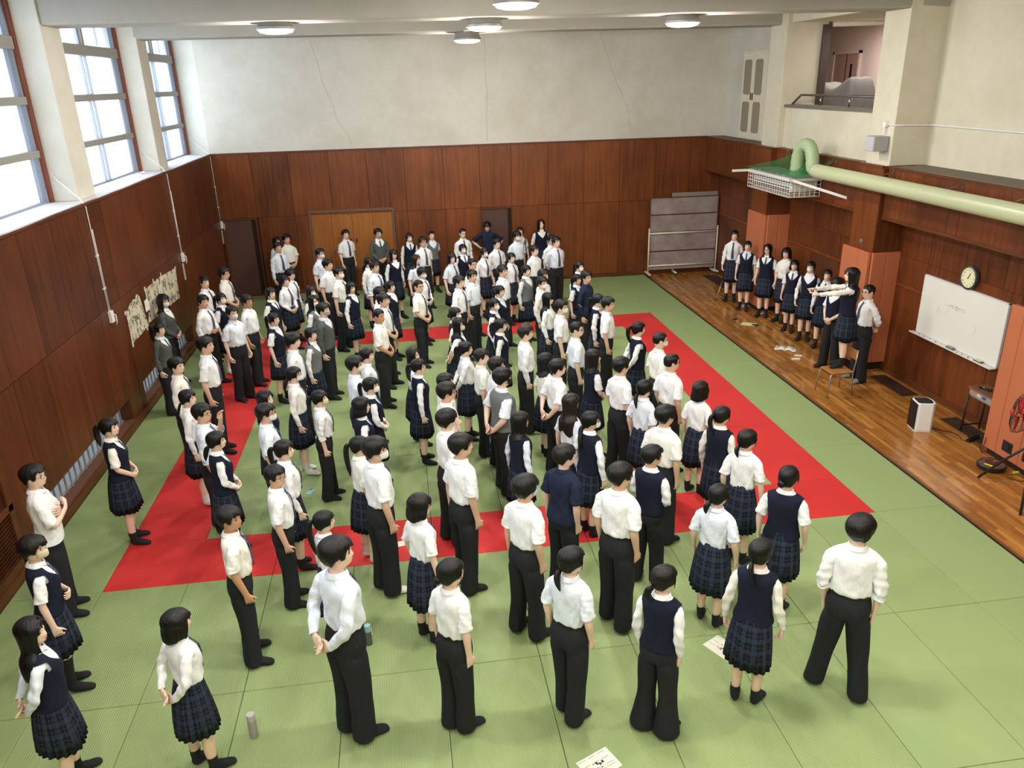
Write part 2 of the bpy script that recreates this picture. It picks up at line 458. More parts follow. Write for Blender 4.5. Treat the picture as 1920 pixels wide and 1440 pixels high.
# concrete piers and tall steel windows above the ledge
BAYS = ((5.63, 9.33), (9.95, 13.3), (1.30, 4.93), (-3.05, 0.62), (-7.4, -3.75))
for k, (a, b) in enumerate(((4.93, 5.63), (9.33, 9.95), (0.62, 1.30), (-3.75, -3.05), (-8.1, -7.4))):
    structure(MB().box(-1.7, -1.19, a, b, ZW, ZC).build('wall_left_pier', M_PLASTER_L, bevel=.012))
structure(MB().box(-2.2, -1.6, -9.5, 13.6, 6.45, ZC).build('wall_left_head', M_PLASTER_L))
for a, b in BAYS:
    w = structure(MB().box(-1.645, -1.64, a + .06, b - .06, ZW + .02, 6.45).build('window_%d' % wi, M_GLASS)); wi += 1
    MB().box(-1.69, -1.53, b - .07, b, ZW, 6.45).build('window_jamb', M_REDWOOD, w)
    mid = (a + b) / 2 + .1
    fm = MB()
    fm.box(-1.66, -1.58, a, a + .07, ZW, 6.45); fm.box(-1.66, -1.58, b - .13, b - .07, ZW, 6.45); fm.box(-1.66, -1.60, a, b, ZW, ZW + .03)
    for yy in (mid - .09, mid + .09): fm.box(-1.655, -1.60, yy - .015, yy + .015, ZW, 6.45)
    for yy in (a + .17, b - .22): fm.box(-1.655, -1.61, yy - .010, yy + .010, ZW, 5.70)
    for yy in ((a + .07 + mid - .09) / 2, (b - .13 + mid + .09) / 2): fm.box(-1.655, -1.61, yy - .014, yy + .014, 5.88, 6.45)
    fm.build('window_frame', mat('pale_steel_frame', (142, 147, 158), .5, .0), w)
    for z0, z1 in ((4.245, 4.345), (4.965, 5.075), (5.69, 5.86)):
        MB().box(-1.66, -1.55, a, b - .07, z0, z1).build('window_transom', M_GREYMET, w, bevel=.008)
    MB().box(-1.66, -1.56, mid - .05, mid + .05, 5.68, 6.45).build('window_mullion', M_GREYMET, w)

# beams across the hall
for k, (yl, zz) in enumerate(((4.98, 5.985), (9.34, 6.02), (0.62, 5.98), (-3.75, 5.98))):
    m = MB()
    m.box(-1.6, 12.5, yl - .04, yl + .62, zz, ZC, shear=SH)
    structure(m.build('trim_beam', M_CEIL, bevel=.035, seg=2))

# wall opposite the windows
m = MB().box(XR + .01, XR + .25, -9.5, 12.75, 0, 2.9)
structure(m.build('wall_right', M_GAP))
m = MB()
for y0, y1 in ((9.42, 12.72), (5.35, 8.64), (1.26, 4.60), (-9.4, -.2)):
    n = max(1, round((y1 - y0) / .95)); L = (y1 - y0) / n
    for k in range(n):
        a, b = y0 + k * L, y0 + (k + 1) * L
        for z0, z1 in ((.11, 1.58), (1.66, 2.12 if y0 < 9 else 2.12), (2.12, 2.78)):
            m.box(XR - .015, XR + .012, a + g, b - g, z0 + g / 2, z1 - g / 2, 0, rnd.uniform(.18, .55))
        m.box(XR - .012, XR + .012, a, b, 1.585, 1.655, 0, .62)
structure(m.build('wall_right_panelling', M_PANELR))
m = MB(); pieces = ((9.42, 12.73), (5.35, 8.64), (-9.4, 4.60))
for y0, y1 in pieces:
    n = max(1, round((y1 - y0) / .94)); L = (y1 - y0) / n
    m.box(XB + .02, 12.3, y0, y1, 2.775, ZW - .03, 1)
    for k in range(n):
        a, b = y0 + k * L, y0 + (k + 1) * L
        m.box(XB, XB + .02, a + g, b - g, 2.79, ZW - .03, 0, rnd.uniform(.3, .55))
structure(m.build('wall_right_band', [M_PANELR, M_GAP]))
m = MB()
for y0, y1 in pieces:
    m.box(XB - .015, XB + .05, y0, y1, 2.745, 2.792); m.box(XB - .015, XB + .05, y0, y1, ZW - .032, ZW + .012)
structure(m.build('trim_6', M_TRIMWOOD))
structure(MB().box(XB + .03, 12.5, -9.4, 12.75, ZW - .01, ZW + .005).build('trim_7', M_STONE))
structure(MB().box(XR - .035, XR + .01, 5.3, 12.72, 0, .115).box(XR - .035, XR + .01, -.1, 4.6, 0, .115).box(XR - .035, XR + .01, -9.4, -.3, 0, .115).build('baseboard_right', M_TRIMWOOD))
# piers: wood cladding, padded below, concrete above
for k, (a, b) in enumerate(((8.64, 9.42), (4.60, 5.35))):
    x0 = 11.50 if k == 0 else 11.55
    m = MB()
    m.box(x0, x0 + .02, a, b, .3, ZW, 0, .62); m.box(x0 + .02, 12.1, a, b, .3, ZW, 0, .25)
    structure(m.build('wall_right_pier', M_PANELR))
    structure(MB().box(x0 - .015, 12.1, a - .02, a + .03, ZW - .03, ZW + .014).box(x0 - .015, x0 + .05, a, b, ZW - .03, ZW + .014).box(x0 - .006, x0 + .025, a - .004, a + .03, 2.19, ZW).build('trim_8', M_TRIMWOOD))
    structure(MB().box(11.65, 12.55 + .1 * k, a + .12 if k == 0 else a + .05, b + .08 if k == 0 else b - .01, ZW, ZC).build('wall_right_pier_concrete', M_PLASTER, bevel=.01))
structure(MB().box(11.56, 12.1, -.3, 1.2, .3, ZW).build('wall_right_pier_near', M_PANELR))
def pad(name, x0, a, b, zt, zb, label, splits):
    e = empty(name, (x0, a, 0), 0, label, 'wall pad', 'orange pillar pads')
    for y0, y1 in splits:
        MB().box(0, .06, y0 - a, y1 - a, zb, zt).build('cushion', M_ORANGE, e, bevel=.012)
    xs = (.07, .32, 12.1 - x0)
    for u, v in zip(xs, xs[1:]):
        MB().box(u - .01 if u == .07 else u, v - .004, -.06, 0, zb, zt).build('cushion', M_ORANGE, e, bevel=.012)
    return e
pad('padded_pillar_guard', 11.47, 8.64, 9.50, 2.19, .10, 'orange vinyl pad around the pillar nearer the rolling board', ((8.63, 8.98), (8.985, 9.50)))
pad('padded_pillar_guard', 11.47, 4.60, 5.42, 2.17, .16, 'orange vinyl pad around the pillar behind the chair, under the ceiling duct', ((4.59, 4.92), (4.925, 5.42)))
e = empty('padded_pillar_guard', (11.48, -.4, 0), 0, 'orange vinyl pad with dark socket box, behind the floor fan', 'wall pad', 'orange pillar pads')
for y0, y1 in ((1.01, 1.25), (.60, 1.005), (-.1, .595), (-.5, -.105)):
    MB().box(0, .08, y0 + .4, y1 + .4, .10, 2.17).build('cushion', M_ORANGE, e, bevel=.012)
s = MB().box(-.006, .02, 1.11, 1.30, .20, .36).build('socket_recess', M_BLACK, e, bevel=.012)
MB().box(-.016, -.004, 1.17, 1.24, .25, .31).build('socket', M_DARKMET, s, bevel=.004)
MB().box(-.006, .02, .84, .93, .21, .34).build('socket_recess', M_BLACK, e, bevel=.008)
structure(MB().box(11.50, 12.1, 8.66, 9.4, 0, .12).box(11.50, 12.1, 4.62, 5.33, 0, .2).box(11.53, 12.1, -.4, 1.2, 0, .12).build('baseboard_piers', M_GAP))

# upper part of that wall: plaster, cabinet, gallery opening with pink corridor
structure(MB().box(12.10, 12.5, 9.5, 12.9, ZW, ZC).build('wall_right_upper_far', M_PLASTER_L))
structure(MB().box(12.29, 12.7, -9.5, 4.66, ZW, ZC).build('wall_right_upper_near', M_PLASTER))
structure(MB().box(11.79, 12.0, 5.33, 8.78, ZW - .02, 4.42).build('wall_right_parapet', M_PLASTER))
structure(MB().box(11.74, 12.05, 5.33, 8.78, 4.42, 4.475).build('trim_9', M_STONE))
structure(MB().box(11.75, 15.0, 5.34, 8.76, 6.05, ZC).build('wall_right_lintel', M_PLASTER))
structure(MB().box(14.5, 14.7, 4.4, 15.2, 3.3, ZC).build('wall_corridor', M_PINK))
structure(MB().box(12.0, 14.6, 4.4, 15.2, 3.2, 3.4).build('floor_corridor', M_STONE))
structure(MB().box(12.35, 14.7, 4.5, 4.66, 3.3, ZC).box(12.5, 14.7, 15.0, 15.2, 3.3, ZC).build('wall_corridor_end', M_PINK))
structure(MB().box(12.5, 12.6, 10.7, 15.2, 3.3, ZC).build('wall_corridor_inner', M_PINK))
structure(MB().box(12.55, 14.7, 8.7, 15.1, 6.3, 6.5).build('ceiling_corridor', M_PLASTER))
structure(MB().box(12.42, 12.58, 8.70, 8.80, 4.0, 6.0).build('trim_10', mat('dark_brown_post', (74, 58, 54), .6)))
structure(MB().tube([(12.62, 8.72, 6.0), (14.4, 8.6, 6.02)], .05, 12).build('trim_pipe', M_PLASTER, smooth=True))
d = structure(MB().box(14.47, 14.5, 10.72, 11.80, 3.4, 5.48).build('door_3', mat('pink_door_paint', (196, 158, 150), .5)))
MB().box(14.455, 14.475, 10.98, 11.05, 4.3, 5.25).build('door_pane', M_DARKMET, d)
MB().box(14.455, 14.472, 11.245, 11.255, 3.4, 5.47).build('door_gap', M_GAP, d)
MB().box(14.44, 14.5, 10.66, 10.72, 3.4, 5.54).box(14.44, 14.5, 11.80, 11.86, 3.4, 5.54).box(14.44, 14.5, 10.66, 11.86, 5.48, 5.54).build('door_frame', M_PINK, d)
area_light('corridor_fill_light', (13.4, 8.6, 5.95), (0, 0, -1), .8, 2.4, 85, (1, .95, .88))  # added light without a fixture, brightens the pink corridor
# railing on the parapet
e = empty('gallery_railing', (11.9, 5.35, 4.475), 0, 'low metal handrail on the gallery parapet', 'railing')
MB().tube([(0, -.02, .19), (0, 3.02, .19), (.02, 3.40, .01)], .022, 10).build('handrail', mat('grey_brown_rail', (112, 100, 90), .4, .5), e, smooth=True)
for yy in (.06, 1.17, 2.22): MB().tube([(0, yy, 0), (0, yy, .19)], .016, 8).build('post', M_CHROME, e, smooth=True)
# cloth-covered thing on the gallery
bm_ = MB(); nx, ny = 14, 22
X0, Y0 = 12.72, 8.0
cv = []
for j in range(ny + 1):
    for i in range(nx + 1):
        u, v = i / nx, j / ny
        dx = min(u, 1 - u) * 2; dy = min(v, 1 - v) * 2
        h = min(1, dx * 3.2) ** .6 * min(1, dy * 3.6) ** .55
        z = 3.4 + 1.52 * h + .10 * math.sin(v * 7 + 1) * h + .03 * math.sin(u * 19 + v * 11) * (1 - .6 * h) - .10 * v * h
        spread = .10 * (1 - h)
        cv.append((X0 + .8 * u + (u - .5) * spread * 2, Y0 + 1.75 * v + (v - .5) * spread * 3 + .02 * math.sin(u * 31), z))
bm_.add(cv, [(j * (nx + 1) + i, j * (nx + 1) + i + 1, (j + 1) * (nx + 1) + i + 1, (j + 1) * (nx + 1) + i) for j in range(ny) for i in range(nx)])
o = bm_.build('covered_equipment', mat('grey_cover_cloth', (118, 114, 110), .7), smooth=True, subsurf=1)
tag(o, 'bulky object under a grey cloth on the gallery behind the railing', 'cover')
e = empty('stacked_chair', (12.98, 10.0, 3.4), 0, 'dark stacked chair at the end of the grey covered object', 'chair')
for k in range(4):
    MB().box(-.2, .2, -.16, .16, .95 + .10 * k, 1.0 + .10 * k).build('seat', mat('dark_seat', (52, 42, 42), .7), e, bevel=.02)
    MB().box(-.22 + .02 * k, -.17 + .02 * k, -.22, .05, 1.0 + .1 * k, 1.22 + .1 * k).build('backrest', mat('dark_seat', (52, 42, 42), .7), e, bevel=.02)
for sx in (-.18, .18):
    for sy in (-.13, .13): MB().tube([(sx, sy, 0), (sx, sy, .97)], .014, 6).build('leg', M_DARKMET, e)
# cream cabinet doors above the ledge
e = empty('wall_cabinet', (12.10, 11.0, ZW + .01), 0, 'tall cream cabinet with mesh doors in the upper corner wall', 'cabinet')
MB().box(-.035, .02, -.56, .74, 0, 1.99).build('frame', M_CREAM, e, bevel=.006)
for s_ in (0, 1):
    a = -.52 + s_ * .605
    d = MB().box(-.055, -.034, a, a + .60, .04, 1.95).build('door', M_CREAM, e, bevel=.006)
    for z0, z1 in ((.16, .86), (1.02, 1.80)):
        c = .05
        m = MB(); yy0, yy1 = a + .10, a + .50
        m.prism([(-.060, yy0 + c, z0), (-.060, yy1 - c, z0), (-.060, yy1, z0 + c), (-.060, yy1, z1 - c), (-.060, yy1 - c, z1), (-.060, yy0 + c, z1), (-.060, yy0, z1 - c), (-.060, yy0, z0 + c)], (.006, 0, 0))
        m.build('mesh_panel', mat('taupe_mesh', (150, 138, 116), .8), d)
    hy = a + (.555 if s_ == 0 else .045)
    MB().box(-.075, -.054, hy - .012, hy + .012, .90, 1.06).build('handle', M_DARKMET, d, bevel=.004)
MB().box(-.062, -.05, .42, .58, 1.87, 1.91).build('label_plate', M_WHITE, e)
# enclosure behind the camera
structure(MB().box(-2.2, 12.7, -9.7, -9.5, -.2, ZC).build('wall_front', M_PLASTER))

# ceiling lamps
def ceiling_lamp(x, y, z, label, stem):
    e = empty('ceiling_lamp', (x, y, z), 0, label, 'lamp', 'round ceiling lamps')
    MB().lathe([(.06, .17), (.235, .155), (.262, .06), (.278, .05), (.280, .015), (.262, .012)], 36, caps=False).build('lamp_shade', mat('grey_lamp_metal', (150, 145, 140), .4, .3), e, smooth=True, angle=30)
    dm = mat('lamp_glow', (255, 250, 235), .5)
    b = dm.node_tree.nodes['Principled BSDF']; b.inputs['Emission Color'].default_value = (1, .96, .88, 1); b.inputs['Emission Strength'].default_value = 5.0
    MB().lathe([(.001, -.045), (.15, -.040), (.235, -.020), (.262, .012), (.262, .03)], 36).build('diffuser', dm, e, smooth=True)
    MB().tube([(0, 0, .16), (0, 0, .16 + stem)], .018, 8).build('stem', M_GREYMET, e, smooth=True)
    lamp_light(x, y, z - .17, LAMP_W)
ceiling_lamp(5.10, 2.4, 5.93, 'round ceiling lamp at the top edge, closest and largest of five', .6)
ceiling_lamp(5.04, 5.3, 5.86, 'round ceiling lamp just above the smallest lamp, mid ceiling', .02)
ceiling_lamp(5.12, 9.2, 5.86, 'smallest round ceiling lamp hanging farthest down the hall', .05)
ceiling_lamp(1.93, 5.3, 5.88, 'round ceiling lamp on the beam nearer the tall windows', .02)
ceiling_lamp(8.19, 5.3, 5.86, 'round ceiling lamp on the beam nearer the gallery opening', .02)
for x in (1.9, 5.1, 8.2):
    for y in (-2.2, -6.2):
        lamp_light(x, y, 5.8, LAMP_W * 1.05)

# ------------------------------------------------------------------ mats
def mat_tile(x0, x1, y0, y1, red=False):
    cx, cy = (x0 + x1) / 2, (y0 + y1) / 2
    gp = .0022
    mm = M_RED if red else (M_GREEN if x0 < 7.2 else M_GREEN_S)
    o = MB().box(x0 + gp, x1 - gp, y0 + gp, y1 - gp, -.034, 0).build('red_judo_mat' if red else 'green_judo_mat', mm, origin=(cx, cy, 0), bevel=.004, seg=1)
    if red: tag(o, 'red judo mat, one length of the red square border on the floor', 'mat', 'red border mats')
    else: tag(o, 'green judo mat laid flush with its neighbours on the hall floor', 'mat', 'green floor mats')
w_ = .91
xs_all = [-.953] + [w_ * k for k in range(11)] + [10.06]
for k in range(12):
    for r in range(-3, 0): mat_tile(xs_all[k], xs_all[k + 1], r * 1.82, (r + 1) * 1.82)
    for y0, y1 in ((9.1, 10.92), (10.92, 12.74)): mat_tile(xs_all[k], xs_all[k + 1], y0, y1 if y1 < 12 else 12.955 + SH * xs_all[k + 1])
for r in range(5):
    mat_tile(-.953, 0, r * 1.82, (r + 1) * 1.82); mat_tile(9.1, 10.06, r * 1.82, (r + 1) * 1.82)
    mat_tile(1.82 * r, 1.82 * (r + 1), 0, .91, True); mat_tile(1.82 * r, 1.82 * (r + 1), 8.19, 9.1, True)
for r in range(4):
    y0 = .91 + 1.82 * r
    mat_tile(0, .91, y0, y0 + 1.82, True); mat_tile(8.19, 9.1, y0, y0 + 1.82, True)
    for k in range(8): mat_tile(.91 * (k + 1), .91 * (k + 2), y0, y0 + 1.82)
# ------------------------------------------------------------------ props
# rolling board stand in the far corner
e = empty('rolling_board', (11.05, 12.52, 0), math.atan(SH), 'grey rolling board with cream tubular frame in the far corner', 'board')
def mat_board():
    m = mat('worn_grey_board', (150, 132, 128), .55)
    g = NT(m); p = g.geo()
    c = g.mix(g.range(g.noise(p, 2.0, 5, .65), .35, .7, 0, 1), rgb4((142, 122, 118)), rgb4((172, 160, 154)))
    g.color(c); return m
MBRD = mat_board()
for k, (z0, z1) in enumerate(((.16, .66), (.68, 1.17), (1.19, 1.64), (1.66, 2.09))):
    MB().box(-.92, .92, -.01, .015, z0, z1).build('board_panel', MBRD, e, bevel=.004)
    MB().box(-.93, .93, -.015, .018, z1 - .012, z1 + .014).build('panel_rail', mat('board_edge', (92, 62, 52), .5), e)
MB().box(-.945, -.92, -.018, .02, .14, 2.10).box(.92, .945, -.018, .02, .14, 2.10).build('side_rail', mat('board_edge', (92, 62, 52), .5), e)
fr = MB()
for sx in (-.95, .95):
    fr.tube([(sx, -.045, .09), (sx, -.045, 1.30)], .022, 8)
for z in (.28, 1.16): fr.tube([(-.95, -.045, z), (.95, -.045, z)], .022, 8)
fr.build('tube_frame', M_CREAM, e, smooth=True)
for sx in (-.95, .95):
    f = MB().box(sx - .03, sx + .03, -.26, .20, .06, .10).build('foot', M_CREAM, e, bevel=.008)
    for yy in (-.23, .17):
        MB().lathe([(.001, -.012), (.025, -.012), (.025, .012), (.001, .012)], 12, 0, (sx, yy, .028), Matrix.Rotation(math.pi / 2, 3, 'Y')).build('caster', M_BLACK, f)
e = empty('rolling_board', (11.35, 12.64, 0), math.atan(SH), 'second board stand just behind the grey rolling board', 'board')
MB().box(-.60, .66, 0, .02, .2, 2.19).build('board_panel', mat('grey_back_board', (150, 142, 128), .6), e, bevel=.004)
f = MB().box(-.52, -.46, -.28, .06, .06, .10).build('foot', M_WHITEMET, e, bevel=.008)
MB().tube([(-.49, .03, .08), (-.49, .03, .4)], .02, 8).build('post', M_WHITEMET, e)
MB().lathe([(.001, -.012), (.028, -.012), (.028, .012), (.001, .012)], 12, 0, (-.49, -.25, .03), Matrix.Rotation(math.pi / 2, 3, 'Y')).build('caster', M_BLACK, f)
f = MB().box(.57, .63, -.28, .06, .06, .10).build('foot', M_WHITEMET, e, bevel=.008)
MB().tube([(.60, .03, .08), (.60, .03, .4)], .02, 8).build('post', M_WHITEMET, e)

# whiteboard
WX = 12.0
e = empty('whiteboard', (WX, 2.82, 1.0), 0, 'wall-mounted whiteboard with faint handwriting under the round clock', 'whiteboard')
MB().box(.0, .03, -.93, .93, 0, .95).build('panel', mat('whiteboard_enamel', (238, 236, 228), .28, coat=.2), e, bevel=.004)
m = MB(); m.box(-.006, .034, -.945, -.925, -.01, .965); m.box(-.006, .034, .925, .945, -.01, .965); m.box(-.006, .034, -.945, .945, .945, .965); m.box(-.006, .034, -.945, .945, -.015, .005)
m.build('frame', M_WHITEMET, e, bevel=.003)
MB().box(-.09, .0, -.93, .99, -.03, -.018).box(-.094, -.086, -.93, .99, -.03, -.005).build('pen_tray', M_WHITEMET, e, bevel=.003)
# handwriting: strokes in the board plane (horizontal coordinate runs toward smaller y)
def strokes(L, y0, z0, s, name, mt, par):
    m = MB()
    for st in L:
        P = [(-.0015, y0 - u * s, z0 + w * s) for u, w in st]
        m.tube(P, .0022, 4)
    m.build(name, mt, par)
hand = [[(0, .1), (.2, .1)], [(.4, .05), (.6, .1), (.5, 0)], [(.9, .2), (1.2, .25), (1.0, 0), (1.3, .05)], [(1.5, .4), (1.6, 0), (1.8, .2), (1.7, .4)], [(2.0, .4), (2.1, .1), (2.3, .0)], [(2.2, .5), (2.35, .3), (2.3, -.1), (2.1, -.2)],
        [(3.0, .5), (3.0, -.3)], [(2.8, .3), (3.3, .35)], [(3.3, .6), (3.3, -.3), (3.6, -.3), (3.6, .5)], [(3.9, .4), (4.0, 0), (4.3, .3)], [(4.4, .5), (4.7, .5), (4.5, .0), (4.8, -.1)], [(5.0, .4), (5.4, .4), (5.1, .1), (5.4, -.2)], [(5.5, .55), (5.6, .5)]]
strokes(hand, .36, .60, .085, 'handwriting', mat('marker_grey', (120, 122, 120), .8), e)
faint = mat('faint_marker', (206, 206, 198), .8)
strokes([[(0, 0), (.3, 1), (.6, 0)], [(.1, .4), (.5, .4)], [(1.6, .9), (2.0, .9), (1.7, .5), (2.0, .2), (1.6, .0)], [(6.4, .2), (6.9, .3), (7.0, -.3), (6.6, -.9)]], .52, .42, .13, 'erased_marks', faint, e)
# things on the pen tray
def marker(y, col, ang, label):
    o = MB().tube([(-.06, -.065, 0), (-.06, .05, 0)], .0085, 8).tube([(-.06, .05, 0), (-.06, .07, 0)], .0095, 8, 1).build('whiteboard_marker', [mat('marker_body', (232, 232, 228), .4), mat('marker_cap_' + str(col), col, .4)], smooth=True)
    o.location = (WX, y, .99); o.rotation_euler = (0, 0, 0)
    tag(o, label, 'marker', 'markers on the whiteboard tray')
for y, c, lb in ((3.66, (60, 60, 60), 'black-capped marker at the far end of the whiteboard tray'), (3.52, (50, 90, 60), 'dark green-capped marker, second along the whiteboard tray'), (3.40, (40, 90, 170), 'blue-capped marker lying on the whiteboard tray'),
                 (3.25, (120, 120, 120), 'grey-capped marker between the blue marker and the grey eraser'), (3.10, (30, 30, 30), 'black-capped marker just before the grey eraser on the tray'), (2.58, (220, 40, 60), 'red-capped marker on the whiteboard tray'), (2.47, (226, 50, 70), 'second red-capped marker nearer the yellow eraser'), (2.33, (40, 40, 42), 'black-capped marker beside the yellow eraser')):
    marker(y, c, 0, lb)
for y, c, lb in ((2.82, (150, 152, 146), 'grey whiteboard eraser in the middle of the pen tray'), (2.19, (226, 214, 150), 'pale yellow whiteboard eraser toward the near end of the tray')):
    o = MB().box(-.085, -.02, -.075, .075, -.018, .008).box(-.08, -.025, -.07, .07, .008, .024, 1).build('whiteboard_eraser', [mat('eraser_felt', (110, 110, 108), .9), mat('eraser_top_' + str(c[2]), c, .6)], bevel=.005)
    o.location = (WX, y, 1.001); tag(o, lb, 'eraser')
# clock
e = empty('wall_clock', (12.0, 2.755, 2.14), 0, 'round cream-faced wall clock with dark rim above the whiteboard', 'clock')
RX = Matrix.Rotation(-math.pi / 2, 3, 'Y')
MB().lathe([(.150, -.02), (.178, -.02), (.185, 0), (.180, .028), (.160, .036), (.152, .026)], 48, 0, (0, 0, 0), RX, caps=False).build('clock_rim', mat('clock_rim_grey', (70, 70, 74), .35, .3), e, smooth=True, angle=35)
MB().lathe([(.001, .022), (.156, .022)], 40, 0, (0, 0, 0), RX, caps=False).build('clock_face', mat('clock_face_cream', (236, 234, 186), .6), e)
nm = MB()
def add_text(mb, txt, size, origin, ax, ay, depth=.001, mi=0):
    c = bpy.data.curves.new('t', 'FONT'); c.body = txt; c.size = size; c.align_x = 'CENTER'; c.align_y = 'CENTER'; c.resolution_u = 2
    o = bpy.data.objects.new('t', c); COL.objects.link(o)
    dg = bpy.context.evaluated_depsgraph_get(); me = bpy.data.meshes.new_from_object(o.evaluated_get(dg))
    O = np.array(origin, float); ax = np.array(ax, float); ay = np.array(ay, float)
    mb.add([O + ax * v.co.x + ay * v.co.y for v in me.vertices], [tuple(p.vertices) for p in me.polygons], mi)
    bpy.data.objects.remove(o); bpy.data.curves.remove(c); bpy.data.meshes.remove(me)
for h in range(1, 13):
    an = math.radians(30 * h)
    add_text(nm, str(h), .050, (-.0235, -math.sin(an) * .122, math.cos(an) * .122), (0, -1, 0), (0, 0, 1))
nm.build('numerals', M_BLACK, e, fix=False)
def hand_(an, ln, w, x, nme):
    a = math.radians(an); d = np.array([0, -math.sin(a), math.cos(a)]); n = np.array([0, math.cos(a), math.sin(a)])
    MB().prism([np.array([x, 0, 0]) + d * u + n * v for u, v in ((-.02, -w), (ln, -w * .5), (ln, w * .5), (-.02, w))], (-.001, 0, 0)).build(nme, M_BLACK, e)
hand_(31, .075, .006, -.026, 'hour_hand'); hand_(26, .095, .004, -.028, 'minute_hand'); hand_(95, .095, .0015, -.030, 'second_hand')
# round call button on the pier
o = MB().lathe([(.001, .012), (.03, .012), (.033, .008), (.045, .006), (.045, -.01)], 24, 0, (0, 0, 0), RX).build('wall_button', mat('grey_button', (132, 130, 126), .4, .4), smooth=True, angle=30, loc=(11.545, 4.985, 2.30))
tag(o, 'round grey button on the wooden pier above the orange pad', 'button')

# school chair on which the pointing student stands
CH = (10.62, 3.70)
e = empty('school_chair', (CH[0], CH[1], 0), math.radians(-178), 'wooden school chair with grey tubular legs that a student stands on', 'chair')
wood = panel_wood('pale_plywood', (170, 112, 58), (204, 148, 86), 'y')
MB().box(-.20, .20, -.19, .19, .415, .432).build('seat', wood, e, bevel=.008)
MB().prism([(-.235, -.17, .62), (-.225, -.17, .80), (-.212, -.17, .80), (-.222, -.17, .62)], (0, .34, 0)).build('backrest', wood, e, bevel=.006)
for s_ in (-1, 1):
    MB().tube([(.24, s_ * .19, 0), (.205, s_ * .165, .38), (.17, s_ * .16, .405), (-.16, s_ * .16, .405)], .0115, 8).build('leg', M_ALU, e, smooth=True)
    MB().tube([(-.21, s_ * .19, 0), (-.185, s_ * .175, .40), (-.215, s_ * .175, .60), (-.232, s_ * .172, .80)], .0115, 8).build('leg', M_ALU, e, smooth=True)
MB().tube([(-.19, -.17, .395), (-.19, .17, .395)], .01, 8).build('stretcher', M_ALU, e)

# air purifier
e = empty('air_purifier', (11.13, 2.13, 0), math.radians(-12), 'white upright air purifier with black top grille on the wooden floor', 'air purifier')
m = MB()
prof = [(-.13, -.10), (-.10, -.135), (.09, -.145), (.135, -.10), (.15, 0), (.135, .10), (.09, .145), (-.10, .135), (-.13, .10)]
m.prism([(x, y, .015) for x, y in prof], (0, 0, .44))
m.build('body', mat('purifier_white', (240, 240, 236), .35), e, bevel=.012)
MB().box(-.145, -.128, -.12, .12, .03, .44).build('rear_panel', M_BLACK, e, bevel=.006)
MB().prism([(x * .82 - .005, y * .82, .452) for x, y in prof], (0, 0, .006)).build('top_grille', M_BLACK, e)
for k in range(5): MB().box(-.10 + k * .042, -.092 + k * .042, -.10, .10, .458, .464).build('grille_bar', M_DARKMET, e)
MB().box(.146, .153, -.03, .03, .05, .11).box(.1525, .154, -.024, .024, .085, .105, 1).build('label_sticker', [mat('sticker_grey', (190, 190, 182), .7), M_INK], e)
MB().prism([(x, y, 0) for x, y in prof], (0, 0, .016)).build('base', M_WHITE, e)
cordm = mat('black_cord', (22, 20, 20), .6)
def cord(path, label, r=.006, m=None, cat='cable', name='floor_cable'):
    P = [np.array((*p, r + .001) if len(p) == 2 else p, float) for p in path]
    Q = []
    for k in range(len(P) - 1):
        p0, p1, p2, p3 = P[max(k - 1, 0)], P[k], P[k + 1], P[min(k + 2, len(P) - 1)]
        for t in (0, .25, .5, .75):
            Q.append(.5 * ((2 * p1) + (p2 - p0) * t + (2 * p0 - 5 * p1 + 4 * p2 - p3) * t * t + (-p0 + 3 * p1 - 3 * p2 + p3) * t ** 3))
    Q.append(P[-1])
    o = MB().tube(Q, r, 6).build(name, m or cordm, smooth=True)
    return tag(o, label, cat)
cord([(11.28, 2.10), (11.40, 1.96), (11.50, 1.86), (11.50, 1.72), (11.47, 1.62), (11.55, 1.56), (11.66, 1.58)], 'black cord trailing from the white air purifier toward the desk')
cord([(11.60, 1.56), (11.60, 1.42), (11.52, 1.32), (11.50, 1.24)], 'short black cord from the power strip under the desk')
cord([(11.50, 1.24), (11.62, 1.19), (11.455, 1.20), (11.455, 1.19, .09), (11.47, 1.19, .25)], 'brown cord running up to the socket box in the orange pad', .006, mat('brown_cord', (96, 40, 28), .6))
cord([(11.28, .50), (11.36, .36), (11.46, .38), (11.47, .50), (11.38, .55)], 'looped black cord on the floor beside the robot vacuum', .005)
e = empty('power_strip', (11.62, 1.60, 0), .4, 'black power strip tangled in cords under the desk', 'power strip')
MB().box(-.14, .14, -.03, .03, 0, .035).build('strip_body', M_BLACK, e, bevel=.006)
for k in range(3): MB().box(-.10 + k * .08, -.06 + k * .08, -.02, .02, .035, .075).build('plug', M_BLACK, e, bevel=.005)
# desk, microphone
e = empty('school_desk', (11.80, 1.62, 0), 0, 'school desk with wooden top half hidden behind the orange pad', 'desk')
MB().box(-.12, .20, -.36, .36, .685, .705).build('desktop', mat('desk_top_brown', (128, 84, 54), .4), e, bevel=.006)
MB().box(-.09, .18, -.32, .32, .57, .58).box(-.09, .18, -.32, -.31, .57, .685).box(-.09, .18, .31, .32, .57, .685).box(.17, .18, -.32, .32, .57, .685).build('drawer_tray', M_GREYMET, e)
MB().box(-.10, -.09, -.32, .32, .59, .68).build('tray_front', M_GREYMET, e)
for k, c in enumerate(((196, 120, 90), (210, 206, 190), (60, 70, 120))): MB().box(-.103, -.099, .20 - k * .11, .27 - k * .11, .615, .655).build('sticker', mat('desk_sticker_%d' % k, c, .6), e)
for sx in (-.13, .17):
    for sy in (-.31, .31): MB().tube([(sx, sy, 0), (sx + .02, sy, .60)], .0125, 8).build('leg', M_DARKMET, e, smooth=True)
